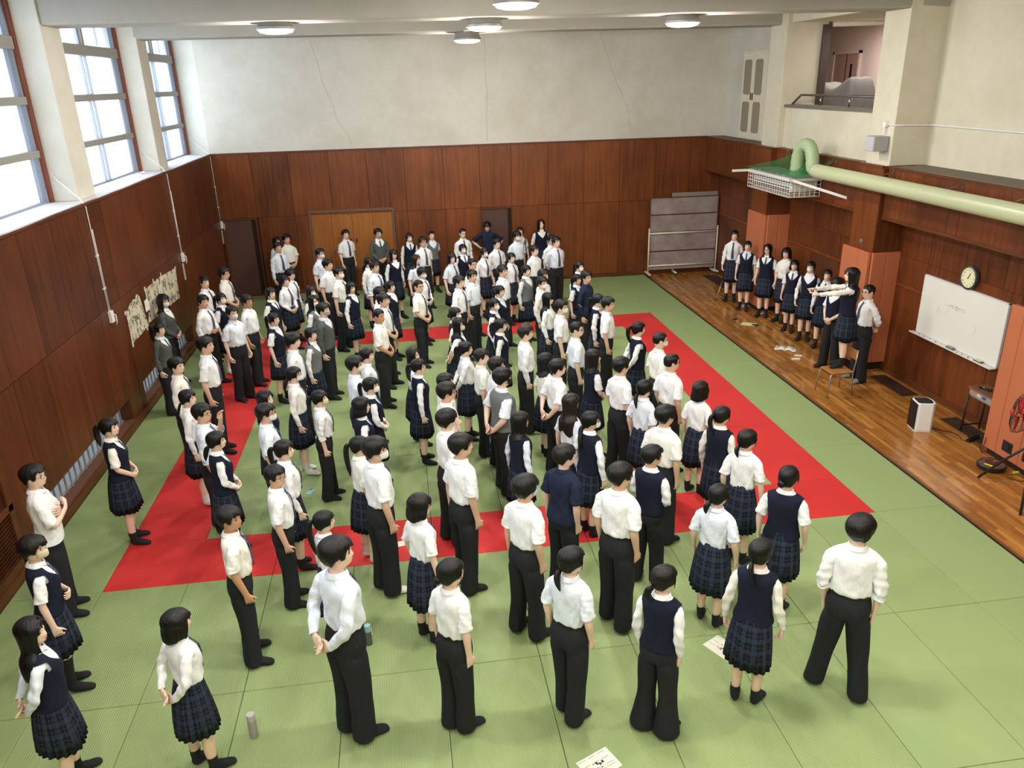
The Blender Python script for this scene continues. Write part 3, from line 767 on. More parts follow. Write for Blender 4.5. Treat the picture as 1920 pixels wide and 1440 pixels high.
MB().tube([(-.12, .30, .10), (.17, .30, .10)], .0115, 8).build('stretcher', M_DARKMET, e); MB().tube([(-.12, -.30, .10), (.17, -.30, .10)], .0115, 8).build('stretcher', M_DARKMET, e)
e = empty('microphone', (11.80, 1.80, .705), math.radians(-70), 'black handheld microphone lying on the school desk', 'microphone')
MB().tube([(-.07, 0, .017), (.06, 0, .02), (.075, 0, .022)], [.012, .016, .019], 12).build('handle', M_BLACK, e, smooth=True)
MB().ellipsoid((.10, 0, .025), (.028, .024, .024), 12, 8).build('grille', M_DARKMET, e, smooth=True)
MB().box(-.005, .01, -.008, .008, .031, .038).build('switch', M_WHITE, e)
# robot vacuum
e = empty('robot_vacuum', (11.26, .76, 0), math.radians(30), 'round dark robot vacuum with yellow label beside the orange pad', 'robot vacuum')
MB().lathe([(.001, .012), (.16, .012), (.175, .022), (.178, .07), (.168, .082)], 40).build('bumper', M_BLACK, e, smooth=True, angle=40)
MB().lathe([(.168, .0815), (.160, .088), (.1, .094), (.001, .095)], 40).build('top_cover', mat('brown_gloss_cover', (84, 66, 60), .2, coat=.4), e, smooth=True, angle=40)
MB().lathe([(.001, .0965), (.07, .0955), (.085, .0945)], 30).build('center_disc', mat('dark_red_disc', (60, 34, 34), .2), e, smooth=True)
MB().box(-.135, -.10, -.05, .05, .0925, .0945).build('label', M_YELLOW, e)
MB().lathe([(.001, .099), (.018, .098), (.02, .096)], 16, 0, (.06, -.01, 0)).build('button', M_CHROME, e)
o = MB().box(-.05, .05, -.016, .016, 0, .012).build('warning_tag', M_YELLOW, loc=(11.50, .58, .005)); tag(o, 'small yellow tag on the floor between robot vacuum and orange pad', 'tag')
# floor fan on tripod at the edge of the frame
e = empty('floor_fan', (11.10, .02, 0), 0, 'black tripod floor fan with red blades by the orange pad', 'fan')
hub = np.array([-.14, .12, 1.10])
for k in range(3):
    an = math.radians((110, 230, 350)[k])
    MB().tube([(.56 * math.cos(an), .56 * math.sin(an), .012), (.28 * math.cos(an), .28 * math.sin(an), .40), (0, 0, .74)], .016, 8).build('leg', M_DARKMET, e, smooth=True)
MB().tube([(0, 0, .68), (0, 0, 1.02)], .02, 10).build('pole', M_DARKMET, e, smooth=True)
fd = np.array([-.80, .58, .12]); fd /= np.linalg.norm(fd)
rot = Vector(fd).to_track_quat('Z', 'Y').to_matrix()
MB().lathe([(.001, -.20), (.06, -.19), (.085, -.12), (.085, -.05), (.04, -.02), (.001, -.02)], 20, 0, hub, rot).build('motor', M_BLACK, e, smooth=True)
cage = MB()
for rr, zz in ((.24, 0), (.24, .05), (.18, .085), (.10, .095), (.20, -.06)):
    cage.tube([hub + np.array(rot @ Vector((rr * math.cos(a_ * math.pi / 18), rr * math.sin(a_ * math.pi / 18), zz))) for a_ in range(37)], .003, 5, cap=False)
for k in range(36):
    a_ = k * math.pi / 18
    cage.tube([hub + np.array(rot @ Vector((r_ * math.cos(a_), r_ * math.sin(a_), z_))) for r_, z_ in ((.08, -.09), (.20, -.06), (.24, 0), (.24, .05), (.18, .085), (.05, .098))], .0018, 4, cap=False)
cage.build('cage', M_DARKMET, e)
for k in range(4):
    a0 = k * math.pi / 2 + .4
    pts_ = []
    for r_, w_b, tw in ((.04, .25, .02), (.10, .45, .03), (.17, .50, .03), (.215, .30, .02)):
        pts_.append([hub + np.array(rot @ Vector((r_ * math.cos(a0 + s_ * w_b), r_ * math.sin(a0 + s_ * w_b), .03 + s_ * tw))) for s_ in (-1, 0, 1)])
    bl = MB(); vv = [p for row in pts_ for p in row]
    bl.add(vv, [(r_ * 3 + c, r_ * 3 + c + 1, (r_ + 1) * 3 + c + 1, (r_ + 1) * 3 + c) for r_ in range(3) for c in range(2)])
    o = bl.build('blade', mat('red_fan_blade', (196, 48, 44), .35), e, smooth=True)
    md = o.modifiers.new('solid', 'SOLIDIFY'); md.thickness = .004
MB().lathe([(.001, .125), (.03, .12), (.045, .10)], 18, 0, hub, rot).lathe([(.016, .127), (.001, .128)], 12, 1, hub, rot).build('hub_cap', [mat('red_fan_blade', (196, 48, 44), .35), M_BLACK], e, smooth=True)
# floor grates
def grate(x0, x1, y0, y1, label):
    e = empty('floor_grate', ((x0 + x1) / 2, (y0 + y1) / 2, 0), 0, label, 'grate', 'floor grates along the wall')
    hx, hy = (x1 - x0) / 2, (y1 - y0) / 2
    MB().box(-hx, hx, -hy, hy, -.004, .004).build('plate', mat('grate_brown_metal', (74, 54, 44), .5, .3), e)
    m = MB()
    nx_, ny_ = 5, int(hy * 2 / .07)
    for i in range(nx_):
        for j in range(ny_):
            cx, cy = -hx + (i + .5) * 2 * hx / nx_, -hy + (j + .5) * 2 * hy / ny_
            m.box(cx - .016, cx + .016, cy - .009, cy + .009, .0042, .0052)
    m.build('slots', M_GAP, e)
grate(11.63, 11.93, 3.32, 4.30, 'brown floor grate between the chair and the panelled wall')
grate(11.64, 11.94, 1.40, 2.38, 'brown floor grate under the school desk')
grate(11.55, 11.93, 10.6, 12.2, 'brown floor grate at the foot of the rolling board')

# papers, notebooks, phones, bottles on the floor
def thin(name, c, w, h, rz, th, mt, label, cat, group=None, lines=0, round_=0.0, z=0.0, sketch=False):
    e = empty(name, (c[0], c[1], z), math.radians(rz), label, cat, group)
    MB().box(-w / 2, w / 2, -h / 2, h / 2, 0, th).build('cover' if th > .002 else 'sheet', mt, e, bevel=min(round_, th * .45) if round_ else 0)
    if lines or sketch:
        m = MB()
        if sketch:
            r2 = random.Random(hash(label) % 1000)
            for k in range(16):
                a, r_ = r2.uniform(0, 6.3), r2.uniform(.01, .045)
                x, y = r_ * math.cos(a) * 1.2, r_ * math.sin(a)
                s_ = r2.uniform(.003, .009)
                m.box(x - s_, x + s_, y - s_ * .7, y + s_ * .7, th, th + .0006)
            m.box(.001, .022, -.012, .012, th, th + .0007)
        for k in range(lines):
            y = h / 2 - .02 - k * (h - .04) / max(lines, 1)
            for q in range(3):
                a = -w / 2 + .012 + q * (w - .02) / 3
                m.box(a, a + (w - .05) / 3.6, y - .0016, y + .0016, th, th + .0005)
        m.build('printing', M_INK, e)
    return e
thin('handout_paper', (4.80, -3.14), .30, .22, 24, .0012, M_PAPER, 'printed sketch sheet with a pencil on it at the bottom edge of the floor', 'paper', None, 3, sketch=True)
e = empty('pencil', (4.86, -3.17, .0015), math.radians(22), 'pale pencil lying across the printed sheet at the bottom edge', 'pencil')
MB().tube([(-.075, 0, .005), (.07, 0, .005), (.085, 0, .005)], [.0045, .0045, .001], 7).build('barrel', mat('pale_pencil', (226, 222, 210), .5), e)
thin('handout_paper', (6.29, -2.02), .30, .22, -62, .0012, M_PAPER, 'printed sketch sheet on the floor by the skirted student with bare calves', 'paper', None, 3, sketch=True)
thin('handout_paper', (3.24, .36), .16, .11, 15, .0012, M_PAPER, 'small white paper on the red mat behind the bob-haired student', 'paper')
thin('notebook', (2.86, -1.20), .20, .13, 8, .012, mat('pale_pink_notebook', (232, 214, 196), .7), 'pale pink notebook on the mat behind the blue-capped bottle', 'notebook', None, 0, .004)
def phone(c, rz, col, label, z=0.0):
    e = empty('smartphone', (c[0], c[1], z), math.radians(rz), label, 'smartphone')
    MB().box(-.036, .036, -.075, .075, 0, .009).build('case', mat('phone_%d_%d' % (col[0], col[2]), col, .3), e, bevel=.004)
    m = MB().box(-.030, -.006, .040, .070, .009, .0105); m.build('camera_bump', M_BLACK, e, bevel=.002)
phone((2.06, 1.86), -25, (150, 200, 220), 'light blue smartphone lying face down on the green mat')
phone((10.75, 8.13), -60, (26, 26, 28), 'black smartphone on the wooden floor before the row of girls')
def bottle(c, r, h, body, lid, label, lz):
    e = empty('water_bottle', (c[0], c[1], 0), 0, label, 'bottle')
    MB().lathe([(.001, 0), (r * .92, 0), (r, .008), (r, lz - .012), (r * .97, lz - .004), (r * .97, lz)], 28).build('body', mat('bottle_%d' % body[0], body, .4, .2), e, smooth=True, angle=40)
    MB().lathe([(r * .985, lz), (r * .985, h - .012), (r * .9, h), (.001, h)], 28).build('lid', mat('lid_%d' % lid[0], lid, .45), e, smooth=True, angle=40)
bottle((2.00, -2.37), .036, .235, (176, 168, 172), (190, 184, 186), 'pale lilac steel bottle standing alone on the green mat', .18)
bottle((2.935, -1.37), .033, .225, (96, 100, 92), (150, 190, 204), 'dark grey bottle with light blue cap beside a notebook', .16)
thin('notebook', (10.88, 7.72), .30, .21, -38, .006, mat('pale_yellow_notebook', (232, 226, 170), .7), 'pale yellow notebook on the wooden floor before the girls', 'notebook', None, 0, .002)
thin('pouch', (10.98, 7.60), .14, .085, -30, .016, mat('dark_green_pouch', (44, 60, 56), .8), 'dark green pouch on the corner of the yellow notebook', 'pouch', None, 0, .006, z=.006)
e = empty('open_booklet', (10.90, 6.02, 0), math.radians(-35), 'open printed booklet splayed on the wooden floor', 'booklet')
for s_ in (-1, 1):
    m = MB(); n = 8
    v = []
    for k in range(n + 1):
        u = k / n
        v += [(s_ * u * .20, -.14, .004 + .022 * math.sin(min(1, u * 1.4) * math.pi) * (1 if s_ > 0 else .7)), (s_ * u * .20, .14, .004 + .022 * math.sin(min(1, u * 1.4) * math.pi) * (1 if s_ > 0 else .7))]
    m.add(v, [(2 * k, 2 * k + 1, 2 * k + 3, 2 * k + 2) for k in range(n)])
    o = m.build('page', M_PAPER, e, smooth=True); md = o.modifiers.new('solid', 'SOLIDIFY'); md.thickness = .003
    t = MB()
    for q in range(8):
        yy = -.11 + q * .03
        t.box(s_ * .12, s_ * .18, yy, yy + .006, .0235 if s_ > 0 else .0185, .0245 if s_ > 0 else .0195)
    t.build('printing', mat('pale_ink', (150, 150, 140), .8), e)
thin('tissue_pack', (10.93, 5.56), .14, .08, -20, .018, mat('tissue_white', (226, 226, 212), .7), 'white tissue pack on the wooden floor, farther of the two', 'tissue pack', None, 0, .006)
thin('tissue_pack', (10.80, 5.40), .16, .08, -8, .016, mat('tissue_white', (226, 226, 212), .7), 'white tissue pack on the wooden floor, closer to the mats', 'tissue pack', None, 0, .006)
thin('handout_paper', (11.40, 9.12), .26, .2, 20, .003, mat('grey_white_paper', (206, 208, 204), .8), 'stack of papers on the floor behind the second girl by the pillar', 'paper', None, 2)
thin('handout_paper', (11.52, 8.42), .18, .10, 10, .003, mat('grey_white_paper', (206, 208, 204), .8), 'small paper on the floor behind the long-haired girl at the pillar', 'paper')
o = MB().tube([(10.96, 9.76, .012), (11.30, 10.10, .62)], .011, 8).tube([(10.96, 9.76, .0), (10.965, 9.765, .03)], .016, 8, 1).build('folded_tripod', [M_ALU, M_BLACK], smooth=True)
tag(o, 'slanting metal stand leg beside the first girl of the row', 'stand')

# air conditioner in its wire cage, net and duct
e = empty('hanging_air_conditioner', (11.62, 7.6, 2.95), 0, 'wall-hung air conditioner in a white wire cage above the girls', 'air conditioner')
y0, y1, x0 = -.95, .98, -.62
MB().box(x0 + .06, -.02, y0 + .12, y1 - .12, -.02, .20).build('unit', mat('ac_white', (222, 220, 214), .45), e, bevel=.02)
for k in range(4): MB().box(x0 + .05, x0 + .062, y0 + .2, y1 - .2, .0 + k * .05, .018 + k * .05).build('louver', M_DARKMET, e)
for yy in (y0, y1):
    MB().box(-1.0 if yy > 0 else -.70, .0, yy - .03, yy + .03, .205, .255).build('bracket', M_WHITEMET, e, bevel=.006)
MB().box(x0 - .03, x0 + .02, y0, y1, .205, .255).box(-.06, -.02, y0, y1, .205, .255).build('crossbar', M_WHITEMET, e, bevel=.006)
MB().prism([(x0, y0 - .02, .20), (x0, y0 - .02, .25), (.0, y0 - .86, .02), (.0, y0 - .86, -.03)], (0, -.05, 0)).build('brace', M_WHITEMET, e)
m = MB()
for k in range(9):
    z_ = -.10 + .30 * k / 8
    if k % 2 == 0: m.tube([(-.02, y0 + .02, z_), (x0 - .02, y0 + .02, z_), (x0 - .02, y1 - .02, z_), (-.02, y1 - .02, z_)], .006, 5)
for k in range(19):
    yy = y0 + .02 + (y1 - y0 - .04) * k / 18
    m.tube([(x0 - .02, yy, .2), (x0 - .02, yy, -.10), (-.02, yy, -.10)], .006, 5)
for k in range(7):
    xx = x0 - .02 + (-x0) * k / 6
    for yy in (y0 + .02, y1 - .02): m.tube([(xx, yy, .2), (xx, yy, -.10)], .006, 5)
m.build('wire_cage', M_WHITEMET, e)
MB().box(x0, -.02, y0, y1, .25, .275).build('top_panel', mat('ac_top_grey', (150, 156, 148), .6), e, bevel=.006)
for k in range(7): MB().box(x0 + .02, -.04, y0 + .08 + k * .27, y0 + .20 + k * .27, .276, .29).build('top_slat', mat('ac_slat', (186, 192, 182), .6), e)
# green net draped over it
def mat_net():
    m = mat('green_net', (30, 128, 70), .7)
    g = NT(m); uv = g.new('ShaderNodeTexCoord').outputs['UV']; s = g.sep(uv)
    f = [g.math('LESS_THAN', g.math('FRACT', g.math('MULTIPLY', s[k], 1 / .03)), .3) for k in (0, 1)]
    g.link(g.math('MAXIMUM', f[0], f[1]), g.b.inputs['Alpha']); return m
net = MB(); nu, nv = 24, 14; vv = []; uvs = []
for j in range(nv + 1):
    for i in range(nu + 1):
        u, v = i / nu, j / nv           # u along the wall, v from wall hooks down to the frame edge
        ya = 6.50 + (8.86 - 6.50) * u; yt = 6.3 + (8.05 - 6.3) * u
        y = yt + (ya - yt) * v
        x = 11.60 - (.66) * v ** 1.1
        peak = math.exp(-((y - 7.0) / .16) ** 2) * .28 * math.exp(-((v - .42) / .35) ** 2)
        z = 3.54 + (3.245 - 3.54) * min(1, v * 1.25) ** .75 + peak + .012 * math.sin(u * 23 + v * 5) * (v < .9) - .10 * math.sin(math.pi * u) * max(0, 1 - v * 1.6)
        vv.append((x, y, max(z, 3.245))); uvs.append((y * 1.1 + x * .9, x * 1.3 - y * .7 + z))
net.add(vv, [(j * (nu + 1) + i, j * (nu + 1) + i + 1, (j + 1) * (nu + 1) + i + 1, (j + 1) * (nu + 1) + i) for j in range(nv) for i in range(nu)]); net.uv = uvs
o = net.build('green_net', mat_net(), smooth=True)
tag(o, 'green netting draped from the wall over the caged air conditioner', 'net')
# duct
M_DUCT = mat('pale_green_duct', (192, 197, 156), .32)
e = empty('air_duct', (11.25, 5.0, 3.3), 0, 'pale green round air duct running along the wall below the ledge', 'duct')
MB().tube([(.02, 1.28, .08), (.0, -1.0, .08), (-.02, -3.9, .075), (-.04, -8.5, .07)], .125, 28).build('pipe', M_DUCT, e, smooth=True, angle=40)
def mat_flex():
    m = mat('flexible_duct', (200, 206, 166), .5)
    g = NT(m); uv = g.new('ShaderNodeTexCoord').outputs['UV']; s = g.sep(uv)
    a = g.math('FRACT', g.math('ADD', g.math('MULTIPLY', s[0], 14), g.math('MULTIPLY', s[1], 30))); b = g.math('FRACT', g.math('SUBTRACT', g.math('MULTIPLY', s[0], 14), g.math('MULTIPLY', s[1], 30)))
    f = g.math('MAXIMUM', g.math('LESS_THAN', a, .22), g.math('LESS_THAN', b, .22))
    g.color(g.mix(f, rgb4((200, 206, 166)), rgb4((60, 130, 80)))); return m
P = [(.02, 1.22, .08), (.02, 1.42, .12), (.03, 1.50, .30), (.02, 1.58, .46), (.0, 1.72, .52), (-.02, 1.86, .46), (-.03, 1.93, .30), (-.03, 1.95, .06), (-.03, 1.95, -.10)]
Q = []
for k in range(len(P) - 1):
    p0, p1, p2, p3 = [np.array(P[min(max(k + d, 0), len(P) - 1)]) for d in (-1, 0, 1, 2)]
    for t in (0, .25, .5, .75): Q.append(.5 * ((2 * p1) + (p2 - p0) * t + (2 * p0 - 5 * p1 + 4 * p2 - p3) * t * t + (-p0 + 3 * p1 - 3 * p2 + p3) * t ** 3))
fx = MB().tube(Q, [.118 if k % 2 else .124 for k in range(len(Q))], 20)
fx.uv = [(j / 20, k * .045) for k in range(len(Q)) for j in range(20)]
fx.build('flexible_elbow', mat_flex(), e, smooth=True)
for yy in (-.55, -2.25, -3.55):
    MB().tube([(.37, yy, .24), (.33, yy, .22), (.10, yy - .05, .19)], .007, 6).tube([(.37, yy, .10), (.37, yy, .27)], .009, 6).build('hanger', M_CHROME, e)
# hooks that hold the net
for y_, lb in ((8.02, 'small metal hook at the far corner of the green net'), (6.22, 'small metal hook at the near corner of the green net')):
    o = MB().box(-.02, .0, -.05, .05, -.03, .03).tube([(-.02, 0, 0), (-.06, 0, .02), (-.07, .02, .05)], .008, 6).build('net_hook', M_CHROME, loc=(11.62, y_, 3.55)); tag(o, lb, 'hook')
# wall speaker
e = empty('wall_speaker', (11.60, 4.86, 3.84), 0, 'small grey box speaker hanging on the plaster pier', 'speaker')
MB().box(-.22, .03, -.13, .13, 0, .24).build('cabinet', mat('speaker_grey', (176, 174, 172), .6), e, bevel=.006)
MB().box(-.226, -.22, -.115, .115, .015, .225).build('grille', mat('speaker_grille', (186, 184, 186), .8), e)
o = MB().lathe([(.001, .03), (.05, .03), (.056, .0), (.056, -.02)], 20, 0, (0, 0, 0), RX).tube([(-.01, 0, -.05), (-.015, 0, -.15)], .012, 8).build('junction_box', M_WHITE, smooth=True, angle=35, loc=(11.625, 4.86, 4.26)); tag(o, 'round white junction box above the wall speaker', 'junction box')
o = MB().tube([(11.63, 4.84, 4.27), (11.63, 4.70, 4.26), (11.64, 4.62, 4.255), (11.9, 4.615, 4.25), (12.24, 4.60, 4.24), (12.27, 4.5, 4.24), (12.27, 1.0, 4.22), (12.27, -2.0, 4.21)], .014, 8).build('wall_conduit', M_WHITE, smooth=True); tag(o, 'white conduit from the junction box along the cream plaster wall', 'conduit')

# conduits, boxes and posters on the window-side panelling
for k, (yy, zb, lb) in enumerate(((4.57, 1.98, 'twin white conduits nearest the camera on the window-side panelling'), (8.98, 1.98, 'white conduits down the panelling between posters and far corner'), (12.93, 1.98, 'white conduit in the far corner beside the brown door'))):
    e = empty('wall_conduit', (-.985, yy, zb), 0, lb, 'conduit')
    top = 3.60 - zb
    MB().tube([(-.58, .42, top + .70), (-.56, .40, top + .45), (-.40, .28, top + .30), (-.06, .03, top + .06), (0, 0, top - .05), (0, 0, 0)], .0075, 8).build('pipe', M_WHITE, e, smooth=True)
    if k < 2: MB().tube([(0, .05, top - .38), (0, .05, 0)], .007, 8).build('pipe', M_WHITE, e, smooth=True)
    for z_ in (.35, .85): MB().box(-.012, .008, -.03, .075, z_ - .012, z_ + .012).build('clip', M_WHITEMET, e)
    e2 = empty('switch_box', (-.995, yy, 1.80), 0, ('white switch box below the conduits nearest the camera', 'white switch box above a taped strip, near the posters', 'white switch box beside the brown door')[k], 'switch box')
    MB().box(0, .055, -.055, .055, 0, .18).build('box', M_WHITE, e2, bevel=.008)
    MB().tube([(.05, .03, .12), (.075, .055, .10), (.07, .06, -.02), (.05, .065, -.06)], .009, 8).build('plug_lead', M_WHITE, e2, smooth=True)
    if k:
        o = MB().box(-.998, -.988, yy - .035, yy + .035, 1.42, 1.77).build('wall_plate', mat('pale_strip', (206, 200, 180), .6)); tag(o, ('pale vertical strip under the switch box near the posters', 'pale vertical strip under the switch box beside the door')[k - 1], 'strip')
def mat_news(seed):
    m = mat('newspaper_%d' % seed, (224, 216, 188), .8)
    g = NT(m); uv = g.new('ShaderNodeTexCoord').outputs['UV']; s = g.sep(uv)
    off = g.map(uv, (1, 1, 1), (seed * 3.7, seed * 1.9, 0))
    base = g.mix(g.range(g.noise(off, 2.0, 3), .35, .7, 0, 1), rgb4((230, 222, 196)), rgb4((206, 196, 160)))
    pic = g.math('GREATER_THAN', g.noise(g.map(off, (7, 5, 1)), 1.0, 2), .54)
    mot = g.math('GREATER_THAN', g.noise(g.map(off, (30, 18, 1)), 1.0, 3), .46)
    c = g.mix(g.math('MULTIPLY', g.math('MULTIPLY', pic, mot), .88), base, rgb4((46, 48, 58)))
    txt = g.math('MULTIPLY', g.math('GREATER_THAN', g.noise(g.map(off, (90, 40, 1)), 1.0, 2), .54), g.math('LESS_THAN', g.noise(g.map(off, (3, 6, 1), (9, 2, 0)), 1.0, 1), .52))
    c = g.mix(g.math('MULTIPLY', txt, .42), c, rgb4((120, 112, 96)))
    red = g.math('MULTIPLY', g.math('GREATER_THAN', g.noise(g.map(off, (9, 10, 1), (4, 8, 0)), 1.0, 1), .66), g.math('GREATER_THAN', g.noise(g.map(off, (60, 60, 1)), 1.0, 1), .5))
    c = g.mix(g.math('MULTIPLY', red, .6), c, rgb4((170, 60, 60)))
    g.color(c); return m
M_TAPE = mat('yellowed_tape', (216, 206, 168), .5)
def poster(name, outline, label, seed, tapes, hold):
    e = empty(name, (-.995, outline[0][0], outline[0][1]), 0, label, 'poster', 'newspaper posters on the panelling')
    y0, z0 = outline[0]
    m = MB(); m.prism([(.003 + .004 * (k % 2), y - y0, z - z0) for k, (y, z) in enumerate(outline)], (.0015, 0, 0))
    m.uv = [(y, z) for y, z in outline] * 2
    m.build('sheet', mat_news(seed), e)
    for (y, z, w, h) in tapes: MB().box(.004, .0068, y - y0 - w, y - y0 + w, z - z0 - h, z - z0 + h).build('tape_strip', M_TAPE, e)
    return e
poster('newspaper_poster', [(5.25, 1.22), (5.25, 1.74), (5.52, 1.84), (6.02, 1.85), (6.10, 1.62), (6.20, 1.26)], 'torn newspaper poster, nearer of two taped on the panelling', 1, [(5.24, 1.76, .05, .03), (5.9, 1.86, .06, .03), (5.27, 1.22, .04, .05), (5.7, 1.84, .05, .02), (6.1, 1.25, .03, .05)], None)
poster('newspaper_poster', [(6.22, 1.30), (6.36, 1.50), (6.36, 1.86), (7.2, 1.88), (8.40, 1.80), (8.29, 1.22), (6.8, 1.26)], 'larger newspaper poster behind the long-haired student in a grey cardigan', 2, [(6.38, 1.87, .04, .04), (6.9, 1.89, .03, .04), (7.4, 1.89, .03, .04), (8.38, 1.80, .05, .03), (8.28, 1.24, .05, .03), (7.0, 1.25, .03, .05)], None)
o = MB().prism([(-.988, 6.20, 1.50), (-.986, 6.20, 1.70), (-.97, 6.36, 1.72), (-.965, 6.38, 1.52)], (.002, 0, 0)).build('loose_paper', M_PAPER); tag(o, 'loose white paper flap between the two newspaper posters', 'paper')
# louvred panel at the near end of the panelling
e = empty('louvred_vent_door', (-1.0, .62, .12), 0, 'wooden louvred vent door in the panelling at the near corner', 'vent door')
MB().box(.0, .03, -.10, 0, 0, 1.86).box(.0, .03, -1.3, -1.2, 0, 1.86).box(.0, .03, -1.3, 0, 1.76, 1.86).box(.0, .03, -1.3, 0, .0, .10).box(.0, .03, -1.3, 0, .68, .76).build('frame', M_TRIMWOOD, e, bevel=.004)
for k in range(13):
    z_ = .12 + k * .042
    MB().prism([(.004, -1.2, z_), (.022, -1.2, z_ + .012), (.022, -1.2, z_ + .02), (.004, -1.2, z_ + .008)], (0, 1.1, 0)).build('slat', M_TRIMWOOD, e)
MB().box(.0, .004, -1.2, -.1, .1, 1.76).build('back_panel', M_PANEL_SHADED, e)
e = empty('plug_socket', (-1.35, 8.75, ZW), 0, 'small white plug lying on the window ledge beside the middle pier', 'plug')
MB().box(-.03, .03, -.05, .05, 0, .05).build('plug_body', M_WHITE, e, bevel=.01); MB().tube([(0, -.05, .02), (0, -.10, .015)], .008, 6).build('plug_tip', mat('red_plastic', (200, 60, 50), .5), e)
# ------------------------------------------------------------------ people: one continuous body surface, clothing and hair as children
# rings of the torso and head: z, half width, front y, back y, front taper   (figure 1.70 m tall, facing +y)
def table(female):
    T = [(.80, .150, .085, -.125, 0), (.87, .165, .098, -.132, 0), (.93, .160, .098, -.122, 0), (1.00, .140, .098, -.098, 0), (1.06, .132, .099, -.088, 0), (1.14, .140, .105, -.096, 0), (1.21, .151, .111, -.108, 0),
         (1.275, .162, .110, -.116, 0), (1.335, .173, .096, -.116, 0), (1.380, .172, .066, -.104, 0), (1.408, .128, .046, -.088, 0), (1.430, .078, .040, -.074, 0), (1.450, .056, .042, -.068, 0), (1.474, .051, .047, -.064, 0)]
    T = [(z, w * (.90 if z > 1.0 else .95), f * .93, b * .93, t) for z, w, f, b, t in T[:11]] + T[11:]
    if female:
        T = [(z, w * (1.0 if z < .95 else (.90 if z < 1.2 else (.93 if z < 1.41 else (.93 if z < 1.44 else .9)))), f + (.018 if 1.18 < z < 1.30 else 0), b + (.004 if z > .95 else 0), t) for z, w, f, b, t in T]
    T += [(1.494, .055, .082, -.064, .10), (1.505, .060, .094, -.068, .16), (1.522, .0645, .098, -.074, .15), (1.542, .069, .099, -.084, .12), (1.560, .0715, .1005, -.091, .08), (1.582, .0735, .098, -.096, .05), (1.600, .0745, .097, -.098, .03), (1.620, .075, .100, -.099, 0)]
    for z in (1.636, 1.650, 1.662, 1.672, 1.680, 1.686, 1.690):
        k = math.sqrt(max(0, 1 - ((z - 1.618) / .0723) ** 2)); T.append((z, .075 * k, .100 * k, -.099 * k, 0))
    return np.array(T)
TAB = {False: table(False), True: table(True)}
def surf(tab, th, z, infl=0.0):
    """point on the figure's skin at angle th (0 front, pi/2 right) and height z"""
    th = np.asarray(th, float); z = np.asarray(z, float)
    w, f, b, t = [np.interp(z, tab[:, 0], tab[:, k]) for k in (1, 2, 3, 4)]
    p = np.where(z < 1.385, 2 / 2.45, 1.0)
    s, c = np.sin(th), np.cos(th)
    ss = np.sign(s) * np.abs(s) ** p; cc = np.sign(c) * np.abs(c) ** p
    x = (w + infl) * ss * (1 - t * np.maximum(0, c))
    y = np.where(c > 0, (f + infl) * cc, (-b + infl) * cc)
    return np.stack([x, y, np.broadcast_to(z, x.shape)], -1)
def sstep(a, b, x):
    t = np.clip((x - a) / (b - a), 0, 1); return t * t * (3 - 2 * t)
def rotm(axis, a):
    return np.array(Matrix.Rotation(a, 3, axis))
NRING = 32
HOLE_R, HOLE_L = (6, 10), (22, 26)
def norm(v):
    v = np.asarray(v, float); return v / (np.linalg.norm(v) + 1e-9)

class Fig:
    """collects verts/faces as numpy-friendly lists"""
    def __init__(s): s.v = []; s.f = []; s.m = []
    def addv(s, P):
        o = len(s.v); s.v.extend(np.asarray(P, float).tolist()); return list(range(o, o + len(P)))
    def addf(s, f, mi=0): s.f.append(tuple(f)); s.m.append(mi)
    def bridge(s, a, b, mi=0):
        n = len(a)
        for k in range(n): s.addf((a[k], a[(k + 1) % n], b[(k + 1) % n], b[k]), mi)

def torso_grid(F, Z, pts, holes, rows, mi=0):
    """Z rows of NRING points; holes=True leaves arm holes over rows[0]..rows[0]+2"""
    idx = [F.addv(pts[j]) for j in range(len(pts))]
    M = len(idx)
    for j in range(M - 1):
        for i in range(NRING):
            if holes and rows <= j < rows + 2 and (HOLE_R[0] <= i < HOLE_R[1] or HOLE_L[0] <= i < HOLE_L[1]): continue
            i2 = (i + 1) % NRING
            F.addf((idx[j][i], idx[j + 1][i], idx[j + 1][i2], idx[j][i2]), mi)
    return idx
def hole_loop(idx, r, side):
    c0, c1 = HOLE_R if side > 0 else HOLE_L
    cols = list(range(c0, c1 + 1))
    if side < 0: cols = cols[::-1]        # mirror image order
    return [idx[r][c] for c in cols] + [idx[r + 1][cols[-1]]] + [idx[r + 2][c] for c in cols[::-1]] + [idx[r + 1][cols[0]]]

ARM_T = (0.10, .24, .48, .80)
def arm_centers(P):
    """centres along shoulder-elbow-wrist with a softened elbow"""
    S, E, W = P['S'], P['E'], P['W']
    c = [S + (E - S) * t for t in ARM_T] + [E + (W - E) * 0.0 + 0] + [E + (W - E) * t for t in (.16, .38, .68, 1.0)]
    c[4] = c[4] + (norm(S - E) + norm(W - E)) * .006
    return np.array(c)
def arm_frames(C, dhand, thumb):
    n = len(C)
    T = [norm(C[min(k + 1, n - 1)] - C[max(k - 1, 0)]) for k in range(n)]
    T[-1] = norm(T[-1] + norm(dhand))
    U = [None] * n
    u = norm(thumb - T[-1] * (thumb @ T[-1])); U[-1] = u
    for k in range(n - 2, -1, -1):
        u = norm(u - T[k] * (u @ T[k])); U[k] = u
    V = [np.cross(T[k], U[k]) for k in range(n)]
    return T, U, V
SK_R = np.array([.045, .043, .042, .038, .036, .038, .035, .029, .024])
def arm_rings(C, U, V, R, flat=None):
    out = []
    for k in range(len(C)):
        a = np.arange(12) * (2 * math.pi / 12)
        fl = 1.0 if flat is None else flat[k]
        out.append(C[k] + R[k] * (np.cos(a)[:, None] * U[k] * (2 - fl) + np.sin(a)[:, None] * V[k] * fl))
    return out
